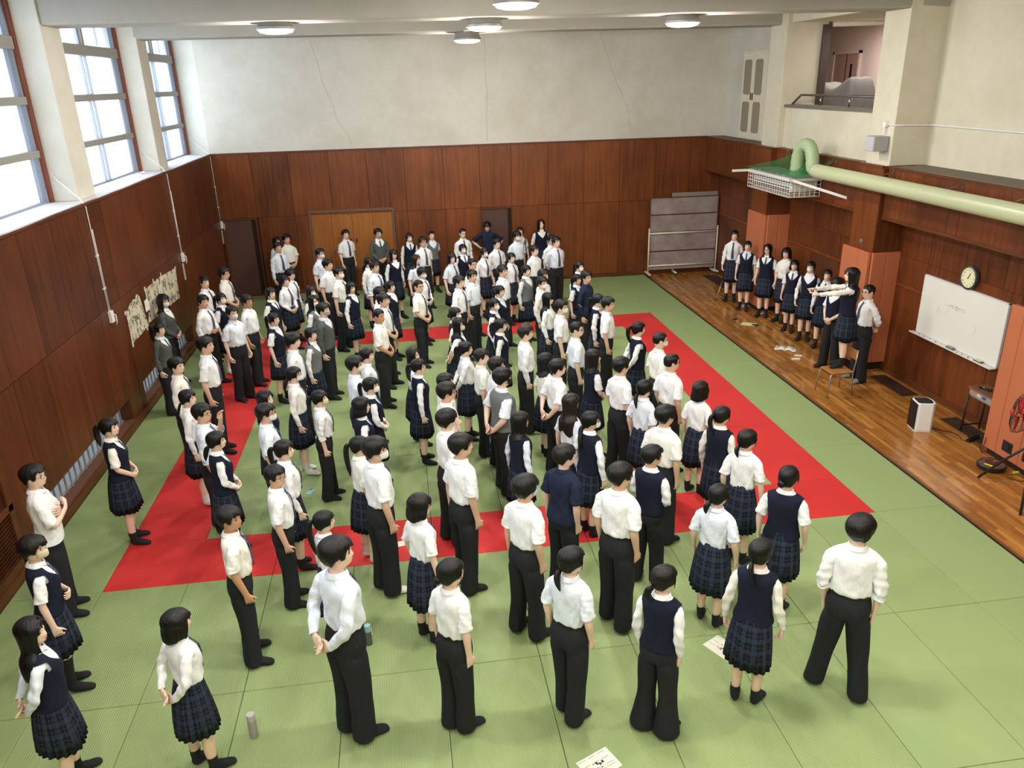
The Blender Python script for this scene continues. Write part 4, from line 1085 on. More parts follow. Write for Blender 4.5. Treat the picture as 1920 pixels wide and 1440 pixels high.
def attach(F, loop, ring_pts, mi=0):
    """bridge a hole loop to a 12-point ring, choosing the offset/direction that twists least; returns ring indices in ring order"""
    L = np.array([F.v[i] for i in loop])
    best = None
    for d in (1, -1):
        for o in range(12):
            sel = [(o + d * k) % 12 for k in range(12)]
            s = ((L - ring_pts[sel]) ** 2).sum()
            if best is None or s < best[0]: best = (s, sel)
    ids = F.addv(ring_pts)
    F.bridge(loop, [ids[k] for k in best[1]], mi)
    return ids
def mirror_pose(P):
    m = np.array([-1, 1, 1.0]); return {k: (v * m if isinstance(v, np.ndarray) else v) for k, v in P.items()}

def arm_full(F, loop, P, side, wx, under=1.0):
    """skin arm with palm, five fingers; P given in right-hand space when side>0, mirrored otherwise"""
    start = len(F.v); Q = mirror_pose(P) if side < 0 else P
    if side < 0:                     # work in right-hand space, mirror the verts at the end
        for i in loop: F.v[i][0] *= -1
    C = arm_centers(Q); T, U, V = arm_frames(C, Q['d'], Q['t'])
    flat = [1, 1, 1, 1, 1, 1, .98, .88, .74]
    rings = arm_rings(C, U, V, SK_R * wx * np.array([under] * 7 + [.5 + .5 * under, 1]), flat)
    prev = attach(F, loop, rings[0])
    for r in rings[1:]:
        ids = F.addv(r); F.bridge(prev, ids); prev = ids
    d, t = norm(Q['d']), norm(Q['t'] - norm(Q['d']) * (Q['t'] @ norm(Q['d']))); b = np.cross(d, t)   # b: back of the hand
    uu = np.array([1, .92, .5, 0, -.5, -.92, -1, -.92, -.5, 0, .5, .92]); vv = np.array([0, .8, 1, 1, 1, .8, 0, -.8, -1, -1, -1, -.8])
    W = Q['W']
    pal = []
    for s, w, th in ((.022, .030, .0175), (.048, .038, .0165), (.088, .0415, .0145)):
        c = W + d * s + t * (.004 if s > .04 else 0)
        pal.append(F.addv(c + np.outer(uu * w, t) + np.outer(vv * th, b)))
    F.bridge(prev, pal[0])
    for k in (0, 1):
        a, bb = pal[k], pal[k + 1]
        for q in range(12):
            if k == 0 and q in (11, 0): continue      # thumb root
            F.addf((a[q], a[(q + 1) % 12], bb[(q + 1) % 12], bb[q]))
    # thumb from the side of the palm
    per = [pal[0][11], pal[0][0], pal[0][1], pal[1][1], pal[1][0], pal[1][11]]
    pp = np.array([F.v[i] for i in per]); c0 = pp.mean(0)
    grip = Q.get('curl', .35)
    dirs = [norm(t * .9 + d * .75 - b * .25), norm(t * .35 + d * 1.0 - b * (.25 + grip * .5))]
    c = c0; prevr = per
    for dd, ln, sc in ((dirs[0], .030, .80), (dirs[1], .030, .66), (dirs[1], .022, .42)):
        c = c + dd * ln
        r = F.addv(c + (pp - c0) * sc); F.bridge(prevr, r); prevr = r
    F.addf(prevr)
    # four fingers, unequal lengths, curled toward the palm
    last = pal[2]
    quads = [(1, 2, 10, 11), (2, 3, 9, 10), (3, 4, 8, 9), (4, 5, 7, 8)]
    for fi, (q, ln) in enumerate(zip(quads, (.070, .079, .074, .058))):
        base = [last[k] for k in q]
        if fi == 0: base = [last[0]] + base; order = [last[0], last[1], last[2], last[10], last[11]]
        elif fi == 3: order = [last[4], last[5], last[6], last[7], last[8]]
        else: order = [last[q[0]], last[q[1]], last[q[2]], last[q[3]]]
        bp = np.array([F.v[k] for k in order]); cc = bp.mean(0)
        a = grip * (.55 if fi else .45); pt = Q.get('point') and fi == 0
        if pt: a = .04
        prevr = order; ct = cc; rel = bp - cc
        spread = t * (1.5 - fi) * .05
        for s, (lf, sc) in enumerate(((.12, .92), (.36, .86), (.30, .78), (.22, .55))):
            dd = norm(d * math.cos(a) - b * math.sin(a) + spread)
            ct = ct + dd * ln * lf
            bn = norm(b * math.cos(a) + d * math.sin(a))
            # keep the section perpendicular to the finger
            ru = rel @ t; rv = rel @ b
            r = F.addv(ct + np.outer(ru * sc * .86, t) + np.outer(rv * sc, bn)); F.bridge(prevr, r); prevr = r
            a += grip * (1.0 if not pt else .05) * (.9 if s else .5)
        F.addf(prevr)
    if side < 0:
        for i in loop: F.v[i][0] *= -1
        for i in range(start, len(F.v)): F.v[i][0] *= -1

def sleeve(F, loop, P, side, wx, kind, seed, mi=0, loose=1.0):
    """kind: short / long / rolled / stub"""
    start = len(F.v); Q = mirror_pose(P) if side < 0 else P
    if side < 0:
        for i in loop: F.v[i][0] *= -1
    C = arm_centers(Q); T, U, V = arm_frames(C, Q['d'], Q['t'])
    # resample a finer path along the arm
    seglen = np.r_[0, np.cumsum(np.linalg.norm(np.diff(C, axis=0), axis=1))]
    ie = 4
    if kind == 'short': end = seglen[3] * 1.10; R0, R1 = .056, .066 * loose
    elif kind == 'rolled': end = seglen[5] + .05; R0, R1 = .054, .046
    else: end = seglen[-1] - .004; R0, R1 = .053, .037
    n = 9 if kind == 'short' else 16
    rr = random.Random(seed); ph = [rr.uniform(0, 6.28) for _ in range(4)]
    a = np.arange(12) * (2 * math.pi / 12)
    prev = None
    for k in range(n + 1):
        s = seglen[0] + (end - seglen[0]) * (k / n)
        c = np.array([np.interp(s, seglen, C[:, q]) for q in range(3)])
        u = norm([np.interp(s, seglen, [x[q] for x in U]) for q in range(3)]); v = norm([np.interp(s, seglen, [x[q] for x in V]) for q in range(3)])
        f = k / n
        r = (R0 + (R1 - R0) * f) * wx
        if kind == 'long' and f > .90: r *= .93
        elif kind != 'short': r *= 1 + .05 * math.sin(math.pi * min(1, f * 1.1))
        near = math.exp(-((s - seglen[ie]) / .09) ** 2)
        am = (.0042 + .006 * near) * (1 if f > .1 else .3)
        rad = r + am * (np.sin(3 * a + ph[0] + f * 9) + .8 * np.sin(f * 26 + a * 1.0 + ph[1]) + .6 * np.sin(5 * a + ph[2] - f * 14))
        pts = c + rad[:, None] * (np.cos(a)[:, None] * u + np.sin(a)[:, None] * v)
        if prev is None: prev = attach(F, loop, pts, mi)
        else:
            ids = F.addv(pts); F.bridge(prev, ids, mi); prev = ids
    cuts = [(1.0, -.028, 1.10), (1.0, .0, 1.12), (.0, 0, .86)] if kind == 'rolled' else [(0, 0, .86)]
    # cuff roll and inner hem
    for fwd, ds, sc in cuts:
        pts = c + T[-1] * 0 + norm(C[min(ie + 1, 8)] - C[ie]) * ds + (np.array([F.v[i] for i in prev]) - np.array([F.v[i] for i in prev]).mean(0)) * sc
        ids = F.addv(pts); F.bridge(prev, ids, mi); prev = ids
    inner = np.array([F.v[i] for i in prev]); ax = norm(C[3] - C[2]) if kind == 'short' else norm(C[8] - C[7])
    ids = F.addv(inner - ax * .05); F.bridge(prev, ids, mi)
    if side < 0:
        for i in loop: F.v[i][0] *= -1
        for i in range(start, len(F.v)): F.v[i][0] *= -1

def leg_ring(c, rx, ryf, ryb, side, tilt=0.0):
    k = np.arange(20); a = np.radians((k - 8) * 18 + 90)
    x = rx * np.sin(a); y = np.where(np.cos(a) > 0, ryf, ryb) * np.cos(a)
    pts = np.stack([x * side, y * math.cos(tilt), y * -math.sin(tilt)], -1)
    return pts + np.asarray(c)
def legs(F, bottom, spec, zc, foot):
    """bottom: ring of NRING vert ids at the crotch; spec: list of (t along leg, rx, ryf, ryb) per leg; foot: {side: (x,y,yaw)}"""
    vf, vb = np.array(F.v[bottom[0]]), np.array(F.v[bottom[16]])
    mid = F.addv([vb + (vf - vb) * t + np.array([0, 0, -.012 * math.sin(math.pi * t)]) for t in (.25, .5, .75)])
    for side in (1, -1):
        ring = ([bottom[i % 32] for i in range(0, 17)] if side > 0 else [bottom[(32 - i) % 32] for i in range(0, 17)]) + mid
        prev = ring
        fx, fy, fyaw = foot[side]
        hip = np.array([side * .083, -.018, zc]); ank = np.array([fx, fy - .02, .085])
        for ent in spec:
            t, rx, ryf, ryb = ent[:4]
            c = hip + (ank - hip) * t
            c[1] += .018 * math.sin(math.pi * min(1, t))
            pts = leg_ring((0, 0, 0), rx, ryf, ryb, side)
            w = sstep(.5, 1, t) * fyaw * side * -1
            pts = pts @ rotm('Z', w).T + c
            ids = F.addv(pts); F.bridge(prev, ids); prev = ids
        yield side, prev

FOOT = [(.0, -.010, .105, 0, .037, .044), (0, -.010, .085, 8, .036, .048), (0, -.004, .066, 25, .037, .066), (0, .022, .052, 50, .040, .058), (0, .070, .040, 78, .043, .037), (0, .122, .029, 88, .046, .027), (0, .158, .021, 92, .039, .018), (0, .178, .016, 95, .022, .010)]
def foot_rings(infl, fx, fy, yaw, side, n=20):
    out = []
    a = np.radians((np.arange(n) - 8) * 18 + 90)
    R = rotm('Z', -yaw * side)
    for x, y, z, ph, w, h in FOOT:
        p = math.radians(ph)
        loc = np.stack([(w + infl) * np.sin(a) * side, y + (h + infl) * np.cos(a) * math.cos(p), z + (h + infl) * np.cos(a) * math.sin(p)], -1)
        loc[:, 2] = np.maximum(loc[:, 2], .004)
        out.append(loc @ R.T + np.array([fx, fy, 0]))
    return out

POSES = {
    'd': lambda r: dict(S=(.160, -.014, 1.356), E=(.200 + r(.012), -.045 + r(.02), 1.105), W=(.196 + r(.015), .010 + r(.035), .868), d=(-.05, .18, -1), t=(.1, 1, .15), curl=.55),
    'k': lambda r: dict(S=(.160, -.014, 1.356), E=(.235, -.075, 1.12), W=(.200, .015, .905), d=(-.15, .30, -1), t=(.3, 1, .2), curl=.5),
    'f': lambda r: dict(S=(.158, -.008, 1.352), E=(.212, .005, 1.105), W=(.082, .145, .955), d=(-.80, .18, -.52), t=(-.35, .3, .9), curl=.5),
    'b': lambda r: dict(S=(.160, -.030, 1.356), E=(.214, -.110, 1.125), W=(.078, -.175, .945), d=(-.85, -.10, -.45), t=(-.35, .2, .9), curl=.45),
    'x': lambda r: dict(S=(.156, .0, 1.349), E=(.215, .075, 1.10), W=(-.030, .185, 1.165), d=(-1, .0, .25), t=(.2, .15, 1), curl=.5),
    'm': lambda r: dict(S=(.158, .0, 1.352), E=(.205, .12, 1.135), W=(.075, .165, 1.385), d=(-.25, -.15, 1), t=(-.9, .0, -.2), curl=.6),
    'w': lambda r: dict(S=(.160, -.02, 1.356), E=(.385, -.10, 1.165), W=(.205, -.01, 1.01), d=(-.75, .55, -.45), t=(.2, .3, .9), curl=.4),
    'p': lambda r: dict(S=(.152, .02, 1.356), E=(.150, .29, 1.335), W=(.075, .525, 1.335), d=(-.15, 1, .02), t=(-.9, -.1, .3), curl=1.1, point=True),
    'r': lambda r: dict(S=(.158, .01, 1.356), E=(.25, .15, 1.20), W=(.105, .185, 1.42), d=(-.2, .05, 1), t=(-.7, -.7, 0), curl=.4),
    'h': lambda r: dict(S=(.156, .0, 1.349), E=(.235, .03, 1.09), W=(.03, .165, 1.06), d=(-1, .10, -.05), t=(.0, .2, 1), curl=.6),
}
SKINS = [mat('skin_light', (240, 204, 180), .5), mat('skin_mid', (228, 184, 154), .5), mat('skin_tan', (204, 152, 116), .5)]
M_EYE = mat('eye_dark', (36, 26, 22), .3); M_LIP = mat('lip_tone', (186, 110, 100), .5); M_BROW = mat('brow_hair', (44, 34, 30), .7)
def mat_cloth(name, rgb, rough=.8, strength=.42, scale=7.0, sheen=0.0):
    m = mat(name, rgb, rough, spec=.25, sheen=sheen)
    g = NT(m); p = g.coord('Object')
    g.bump(g.math('ADD', g.noise(g.map(p, (1, 1, .5)), scale, 2, .5, 1.8), g.math('MULTIPLY', g.noise(p, scale * 4, 2), .2)), strength, .035)
    return m
M_SHIRT = mat_cloth('white_shirt_cotton', (246, 246, 246)); M_SHIRT_B = mat_cloth('pale_blue_shirt_cotton', (232, 238, 246)); M_SHIRT_C = mat_cloth('off_white_shirt_cotton', (246, 243, 234))
M_VEST = mat_cloth('navy_knit', (24, 28, 46), .9, .25); M_GREYKNIT = mat_cloth('grey_knit', (112, 114, 114), .9, .3); M_CARDI = mat_cloth('charcoal_green_knit', (84, 88, 84), .9, .3)
M_POLO = mat_cloth('navy_polo_cotton', (30, 38, 60), .85, .25)
M_SOCKB = mat('black_sock', (24, 24, 27), .9); M_SOCKW = mat('white_sock', (228, 226, 218), .9); M_SOCKG = mat('grey_sock', (128, 130, 134), .9)
M_MASKW = mat('white_face_mask', (238, 238, 236), .8); M_MASKG = mat('grey_face_mask', (168, 168, 168), .8); M_MASKB = mat('black_face_mask', (30, 30, 32), .8); M_MASKC = mat('beige_face_mask', (222, 208, 172), .8); M_MASKBL = mat('pale_blue_face_mask', (196, 216, 228), .8)
M_FRAME = mat('dark_glasses_frame', (40, 36, 36), .3); M_BELT = mat('black_belt', (22, 22, 22), .4); M_BAND = mat('white_hair_band', (226, 222, 216), .7)
def mat_trousers():
    m = mat('charcoal_trouser_wool', (37, 38, 41), .85, spec=.25)
    g = NT(m); p = g.coord('Object')
    g.bump(g.noise(g.map(p, (1, 1, .35)), 7, 3, .5, 1.2), .7, .03)
    return m
M_TROUSER = mat_trousers()
def mat_plaid():
    m = mat('navy_plaid_wool', (34, 42, 62), .85, spec=.25)
    g = NT(m); uv = g.new('ShaderNodeTexCoord').outputs['UV']; s = g.sep(uv)
    def band(c, per, a, b):
        f = g.math('FRACT', g.math('MULTIPLY', c, 1 / per)); return g.math('MULTIPLY', g.math('GREATER_THAN', f, a), g.math('LESS_THAN', f, b))
    u1, v1 = band(s[0], .11, .05, .45), band(s[1], .11, .05, .45)
    ul, vl = band(s[0], .11, .70, .745), band(s[1], .11, .70, .745)
    c = g.mix(g.math('MULTIPLY', u1, .45), rgb4((19, 22, 31)), rgb4((56, 68, 90)))
    c = g.mix(g.math('MULTIPLY', v1, .40), c, rgb4((56, 68, 90)))
    c = g.mix(g.math('MULTIPLY', ul, .16), c, rgb4((120, 132, 150)))
    c = g.mix(g.math('MULTIPLY', vl, .16), c, rgb4((120, 132, 150)))
    g.color(c); return m
M_PLAID = mat_plaid()
def mat_tie():
    m = mat('striped_navy_tie', (34, 44, 78), .6)
    g = NT(m); s = g.sep(g.coord('Object'))
    f = g.math('FRACT', g.math('MULTIPLY', g.math('ADD', s[0], s[2]), 1 / .034))
    g.color(g.mix(g.math('LESS_THAN', f, .25), rgb4((34, 42, 70)), rgb4((120, 134, 162)))); return m
M_TIE = mat_tie()
def mat_hair(name, rgb):
    m = mat(name, rgb, .36, spec=.35)
    g = NT(m); p = g.coord('Object')
    n = g.noise(g.map(p, (1, 1, .10)), 120, 2, .6)
    g.bump(n, .6, .007)
    g.link(g.range(g.noise(p, 30, 2), .3, .7, .28, .44), g.b.inputs['Roughness'])
    return m
M_HAIR = mat_hair('black_hair', (15, 13, 13)); M_HAIRB = mat_hair('dark_brown_hair', (34, 24, 20))

def finish(F, name, mats, parent, sub=0, uv=None, s=1.0):
    me = bpy.data.meshes.new(name)
    me.from_pydata((np.array(F.v) * s).tolist(), [], F.f)
    if not isinstance(mats, (list, tuple)): mats = [mats]
    for m in mats: me.materials.append(m)
    if len(mats) > 1: me.polygons.foreach_set('material_index', F.m)
    bm = bmesh.new(); bm.from_mesh(me); bmesh.ops.recalc_face_normals(bm, faces=bm.faces); bm.to_mesh(me); bm.free()
    if uv is not None:
        ul = me.uv_layers.new(name='uv'); li = np.empty(len(me.loops), int); me.loops.foreach_get('vertex_index', li)
        ul.data.foreach_set('uv', np.array(uv, float)[li].ravel())
    me.polygons.foreach_set('use_smooth', [True] * len(me.polygons))
    o = bpy.data.objects.new(name, me); COL.objects.link(o)
    if sub:
        b = o.modifiers.new('subsurf', 'SUBSURF'); b.levels = sub; b.render_levels = sub
    if parent is not None: o.parent = parent
    return o

THR = np.arange(NRING) * 2 * math.pi / NRING
def add_ellipsoid(F, c, r, mi, seg=8, rings=5, R=None):
    v = []
    for k in range(rings + 1):
        a = math.pi * k / rings
        for j in range(seg):
            b = 2 * math.pi * j / seg
            p = np.array([r[0] * max(math.sin(a), 1e-3) * math.cos(b), r[1] * max(math.sin(a), 1e-3) * math.sin(b), -r[2] * math.cos(a)])
            if R is not None: p = R @ p
            v.append(p + np.asarray(c))
    ids = F.addv(v)
    for k in range(rings):
        F.bridge(ids[k * seg:(k + 1) * seg], ids[(k + 1) * seg:(k + 2) * seg], mi)

def tube_pts(F, path, rad, seg=10, mi=0, flat=1.0, noise=None):
    m = MB(); m.tube(path, rad, seg, 0, True, flat)
    ids = F.addv(m.v)
    for f in m.f: F.addf([ids[i] for i in f], mi)

def head_rot(yaw, pitch):
    R = rotm('Z', yaw) @ rotm('X', pitch)
    piv = np.array([0, -.01, 1.475])
    def f(P, w=None):
        P = np.asarray(P, float)
        q = (P - piv) @ R.T + piv
        if w is None: w = sstep(1.44, 1.50, P[:, 2])
        return P + (q - P) * np.asarray(w)[:, None]
    return f

def hair(tab, style, seed, hx, near):
    """cap of hair around the skull with the style's fringe, sides and lengths"""
    rr = random.Random(seed)
    N = 96 if near else 48; J = 12
    th = np.arange(N) * 2 * math.pi / N
    deg = np.degrees(np.where(th > math.pi, th - 2 * math.pi, th)); ad = np.abs(deg)
    F = Fig()
    ph = [rr.uniform(0, 6.28) for _ in range(8)]
    lock = .5 * np.sin(9 * th + ph[0]) + .35 * np.sin(17 * th + ph[1]) + .3 * np.sin(23 * th + ph[2])
    if near: lock = lock + .45 * np.sin(37 * th + ph[6]) + np.array([rr.uniform(-.5, .5) for _ in range(N)])
    tied = style in ('pony', 'low', 'bun', 'twin', 'braid')
    base = {'boy': .023, 'crew': .011, 'bowl': .027, 'bob': .025, 'mid': .024, 'long': .022}.get(style, .016)
    # lower edge
    fr = {'boy': 1.632, 'crew': 1.642, 'bowl': 1.619, 'bob': 1.622, 'mid': 1.622, 'long': 1.624}.get(style, 1.626)
    side = {'boy': 1.598, 'crew': 1.604, 'bowl': 1.578, 'bob': 1.475, 'mid': 1.41, 'long': 1.27}.get(style, 1.560)
    nape = {'boy': 1.520, 'crew': 1.545, 'bowl': 1.515, 'bob': 1.448, 'mid': 1.365, 'long': 1.19}.get(style, 1.512)
    zl = np.where(ad < 48, fr + (.010 if near else .006) * lock, 0)
    tt = sstep(48, 66, ad); zl = np.where(ad >= 48, fr + (side - fr) * tt, zl)
    zl = np.where(ad >= 75, side + (nape - side) * sstep(80, 125, ad), zl)
    if style in ('boy', 'crew', 'bowl'):
        zl = np.where((ad > 62) & (ad < 80), 1.575, zl)           # sideburns
    zl = zl + (.009 if style in ('bob', 'mid', 'long') else .005) * lock
    if style == 'long': zl = zl + .03 * np.sin(3 * th + ph[3])
    top = 1.689
    hang = style in ('bob', 'mid', 'long')
    rows = []
    Cc = np.array([0, 0, 1.600])
    for j in range(J + 1):
        f = (j / J)
        g_ = 1 - math.cos(f * math.pi / 2) if f < 1 else 1.0
        zq = top - (top - np.maximum(zl, 1.585) if hang else top - zl) * (f ** 1.35)
        Q = surf(tab, th, zq)
        dirv = Q - Cc; dirv[:, 2] = np.maximum(dirv[:, 2], -.02); dirv /= np.linalg.norm(dirv, axis=1)[:, None]
        t = base * (1.0 + .25 * (1 - f)) + .0028 * lock * min(1, f * f * 1.5) + (.004 * np.sin(5 * th + ph[4] + f * 6) * f if not tied else 0)
        if style in ('boy', 'bowl'): t = t * np.where(ad > 120, 1 - .5 * sstep(.6, 1.0, f), 1.0) + .006 * np.exp(-((ad - 140) / 50) ** 2) * math.sin(math.pi * f)
        if style == 'crew': t = t * (1.6 - 1.0 * f)
        P = Q + dirv * t[:, None]
        rows.append(P)
    if hang:
        last = rows[-1]
        nj = 10 if style == 'long' else 6
        for j in range(1, nj + 1):
            f = j / nj
            z = last[:, 2] - np.maximum(last[:, 2] - zl, 0) * f
            P = last.copy(); P[:, 2] = z
            flare = {'bob': .012, 'mid': -.004, 'long': -.012}[style] * math.sin(f * 2.2)
            d = P[:, :2] / np.linalg.norm(P[:, :2], axis=1)[:, None]
            P[:, :2] += d * flare
            # keep clear of neck, shoulders and chest
            tor = surf(tab, th, np.minimum(z, 1.44), .030)
            need = np.linalg.norm(tor[:, :2], axis=1); cur = np.linalg.norm(P[:, :2], axis=1)
            wz = sstep(1.50, 1.40, z) * sstep(66, 88, ad)
            want = np.minimum(need, .155)
            k = np.where(cur < want, 1 + (want / cur - 1) * wz, 1.0)
            P[:, :2] *= k[:, None]
            P[:, :2] += d * (.003 * lock * f)[:, None]
            sel = ad < 50
            P[sel] = last[sel]
            rows.append(P)
    apex = np.array([0, -.002, top + base * 1.25])
    ids = [F.addv(r) for r in rows]
    a = F.addv([apex])[0]
    for k in range(N): F.addf((a, ids[0][(k + 1) % N], ids[0][k]))
    for j in range(len(ids) - 1): F.bridge(ids[j], ids[j + 1])
    inn = rows[-1].copy(); dd = inn[:, :2] / np.linalg.norm(inn[:, :2], axis=1)[:, None]; inn[:, :2] -= dd * (.016 if hang else base * .9); inn[:, 2] += .004
    ii = F.addv(inn); F.bridge(ids[-1], ii)
    inn2 = inn.copy(); inn2[:, :2] *= .95; inn2[:, 2] += .03; i2 = F.addv(inn2); F.bridge(ii, i2)
    if tied:                                            # loose side strands by the cheeks
        for s in (-1, 1):
            x = .074 * s
            tube_pts(F, [(x * .86, .072, 1.640), (x * 1.06, .062, 1.600), (x * 1.08, .058, 1.560), (x * 1.02, .056, 1.515)], [.010, .010, .008, .002], 6, flat=.5)
    sw = rr.uniform(-.03, .03)
    def tail(p0, path, r0, n=10):
        P = [np.array(p0) + np.array(q) for q in path]
        R = [r0 * k for k in np.interp(np.linspace(0, 1, len(P)), [0, .15, .5, .85, 1], [.5, 1.0, 1.05, .8, .15])]
        tube_pts(F, P, R, n, flat=.72)
    if style == 'pony':
        add_ellipsoid(F, (0, -.112, 1.612), (.017, .015, .017), 1 if hx.get('band') else 0)
        L = hx.get('tail', 1.0)
        tail((0, -.112, 1.612), [(0, 0, 0), (sw * .2, -.030, -.005), (sw * .5, -.052, -.05 * L), (sw, -.050, -.12 * L), (sw * 1.2, -.036, -.19 * L), (sw * 1.5, -.022, -.26 * L)], .036)
    if style in ('low', 'braid'):
        add_ellipsoid(F, (0, -.088, 1.528), (.018, .016, .016), 1 if hx.get('band') else 0)
        L = hx.get('tail', 1.0)
        tail((0, -.088, 1.528), [(0, 0, 0), (sw * .3, -.028, -.03 * L), (sw * .6, -.048, -.08 * L), (sw, -.060, -.14 * L), (sw * 1.2, -.062, -.20 * L)], .033 if style == 'low' else .020)
    if style == 'bun':
        add_ellipsoid(F, (0, -.112, 1.545), (.042, .034, .040), 0, 10, 7)
    if style == 'twin':
        for s in (-1, 1):
            tail((.070 * s, -.045, 1.535), [(0, 0, 0), (.020 * s, .0, -.03), (.024 * s, .035, -.09), (.010 * s, .075, -.16), (.0, .085, -.22)], .022)
    return F

def person(x, y, z0, heading, H, female, top, bottom, hst, arms, label, look=(0, 0), mask=None, glasses=False, tie=True, socks='b', skin=0, seed=0, group=None, feet=None, wide=1.0, lean=0.0, opts=None):
    """top: s short shirt, l long shirt, r rolled shirt, v/V navy vest over short/long, g/G grey vest over long/short, c cardigan, p navy polo, u untucked short shirt"""
    opts = opts or {}
    rr = random.Random(seed * 7919 + 13)
    sc = H / 1.712
    tab = TAB[female]
    if wide != 1.0:
        tab = tab.copy(); sel = tab[:, 0] < 1.43; tab[sel, 1] *= wide; tab[sel, 2] *= wide ** 1.3; tab[sel, 3] *= wide ** 1.2
    wx = (.90 if female else 1.0) * (1 + (wide - 1) * .8)
    dist = math.hypot(x - CAM[0], y - CAM[1]); near = dist < 10.5
    sub = 1 if dist < 13 else 0
    hr = head_rot(math.radians(look[0]), math.radians(look[1]))
    jit = lambda a: rr.uniform(-a, a)
    def pose(code, side):
        P = {k: (np.array(v, float) if isinstance(v, tuple) else v) for k, v in POSES[code](jit).items()}
        P['S'][0] *= (.93 if female else 1.0) * (1 + (wide - 1) * .9)
        if wide > 1: P['E'][0] *= 1 + (wide - 1) * .8
        if female: P['E'][0] *= .95; P['W'][0] *= .96
        if bottom == 'k' and code in 'dk': P['E'][0] += .022; P['W'][0] += .042
        if code == 'b' and side < 0: P['W'] += np.array([.0, -.030, .035])
        if code == 'f' and side < 0: P['W'] += np.array([.0, .020, .025])
        if code == 'x' and side < 0: P['W'] += np.array([0, -.045, .035]); P['E'] += np.array([0, .01, -.02])
        if code == 'p' and side < 0: P['W'] += np.array([.01, -.03, -.055]); P['E'] += np.array([.0, .0, -.03])
        return mirror_pose(P) if side < 0 else P
    aL, aR = (arms + arms)[:2] if len(arms) == 1 else arms
    PR, PL = pose(aR, 1), pose(aL, -1)
    if feet is None:
        st = opts.get('stance', (.088 if female else .108) + jit(.02)); sg = jit(.05)
        feet = {1: (st, .0 + sg, .22), -1: (-st, .0 - sg, .22)}
    vest = top in 'vVgG'
    # ---- body
    F = Fig()
    Z = [.80, .87, .93, 1.0, 1.06, 1.14, 1.21, 1.275, 1.335, 1.380, 1.408, 1.430, 1.450, 1.474, 1.494, 1.505, 1.522, 1.542, 1.556, 1.568, 1.582, 1.596, 1.612, 1.630, 1.650, 1.668, 1.682, 1.689]
    pts = []
    for z in Z:
        P = surf(tab, THR, z, -.004 if z < 1.46 else 0)
        if 1.55 < z < 1.60:                                          # nose, eye hollows
            k = {1.556: 1.0, 1.568: .85, 1.582: .5, 1.596: .25}.get(z, 0)
            P[0, 1] += .021 * k; P[1, 1] += .006 * k; P[-1, 1] += .006 * k
        if z in (1.582, 1.596):
            for i in (2, 3, -2, -3): P[i, 1] -= .006
        if z in (1.522, 1.542):
            P[0, 1] += .004
        pts.append(P)
    idx = torso_grid(F, Z, pts, True, 7)
    cap = F.addv([(0, 0, 1.691)])[0]
    for i in range(NRING): F.addf((idx[-1][i], idx[-1][(i + 1) % NRING], cap))
    # head details
    for s in (-1, 1):
        add_ellipsoid(F, (.0775 * s, -.008, 1.578), (.010, .018, .030), 0, 8, 5, rotm('Z', .35 * s))
        e1 = surf(tab, np.array([math.radians(27) * s]), np.array([1.590]))[0]
        add_ellipsoid(F, e1 + np.array([0, -.0035, 0]), (.0150, .0060, .0058), 1)
        b1 = surf(tab, np.array([math.radians(28) * s]), np.array([1.609]))[0]
        add_ellipsoid(F, b1 + np.array([0, -.002, 0]), (.0195, .0045, .0030), 3, R=rotm('Y', .10 * s) @ rotm('Z', -.28 * s))
    l1 = surf(tab, np.array([0.0]), np.array([1.531]))[0]
    add_ellipsoid(F, l1 + np.array([0, .000, .0]), (.0215, .0065, .0062), 2)
    V = hr(np.array(F.v)); F.v = V.tolist()
    for side, P in ((1, PR), (-1, PL)): arm_full(F, hole_loop(idx, 7, side), P, side, wx, .84 if top in 'lVgc' else 1.0)
    lw = .92 if female else 1.0
    spec = [(.06, .080 * lw, .088, .088), (.25, .078 * lw, .080, .082), (.5, .058, .062, .058), (.60, .052, .054, .058), (.74, .050 * lw + .002, .046, .064), (.90, .036, .040, .042)]
    for side, ring in legs(F, idx[0], spec, .80, feet):
        fr_ = foot_rings(-.002, *feet[side], side)
        prev = ring
        for r in fr_: ids = F.addv(r); F.bridge(prev, ids); prev = ids
        F.addf(prev)
    sk = [SKINS[skin], M_EYE, M_LIP, M_BROW]
    root = finish(F, 'person', sk, None, sub, s=sc)
    root.location = (x, y, z0)
    root.rotation_euler = (lean, 0, heading)
    tag(root, label, 'person', group or 'students standing in the hall')
    ph = [rr.uniform(0, 6.28) for _ in range(8)]
    def folds(th, z, amp):
        w1 = np.sin(6 * th + ph[0] + z * 17 + 1.2 * np.sin(z * 9 + ph[5])); w2 = np.sin(4 * th + ph[1] - z * 27); w3 = np.sin(11 * th + ph[2] + z * 8)
        return amp * (1.5 * (1 - np.abs(w1)) ** 2 - .5 + .35 * w2 + .9 * ((1 - np.abs(w3)) ** 2 - .3))
    # ---- shirt
    shirt_m = {'p': M_POLO}.get(top, opts.get('shirt') or (M_SHIRT, M_SHIRT, M_SHIRT_B, M_SHIRT, M_SHIRT_C)[seed % 5])
    F = Fig()
    under = vest or top == 'c'
    zs_low = [.89, .92, .96, 1.0, 1.04, 1.08, 1.12, 1.16, 1.20, 1.24] if top in 'up' else [.985, 1.0, 1.015, 1.035, 1.06, 1.09, 1.12, 1.16, 1.20, 1.24]
    Zs = zs_low + [1.275, 1.335, 1.380, 1.408, 1.430, 1.440]
    pts = []
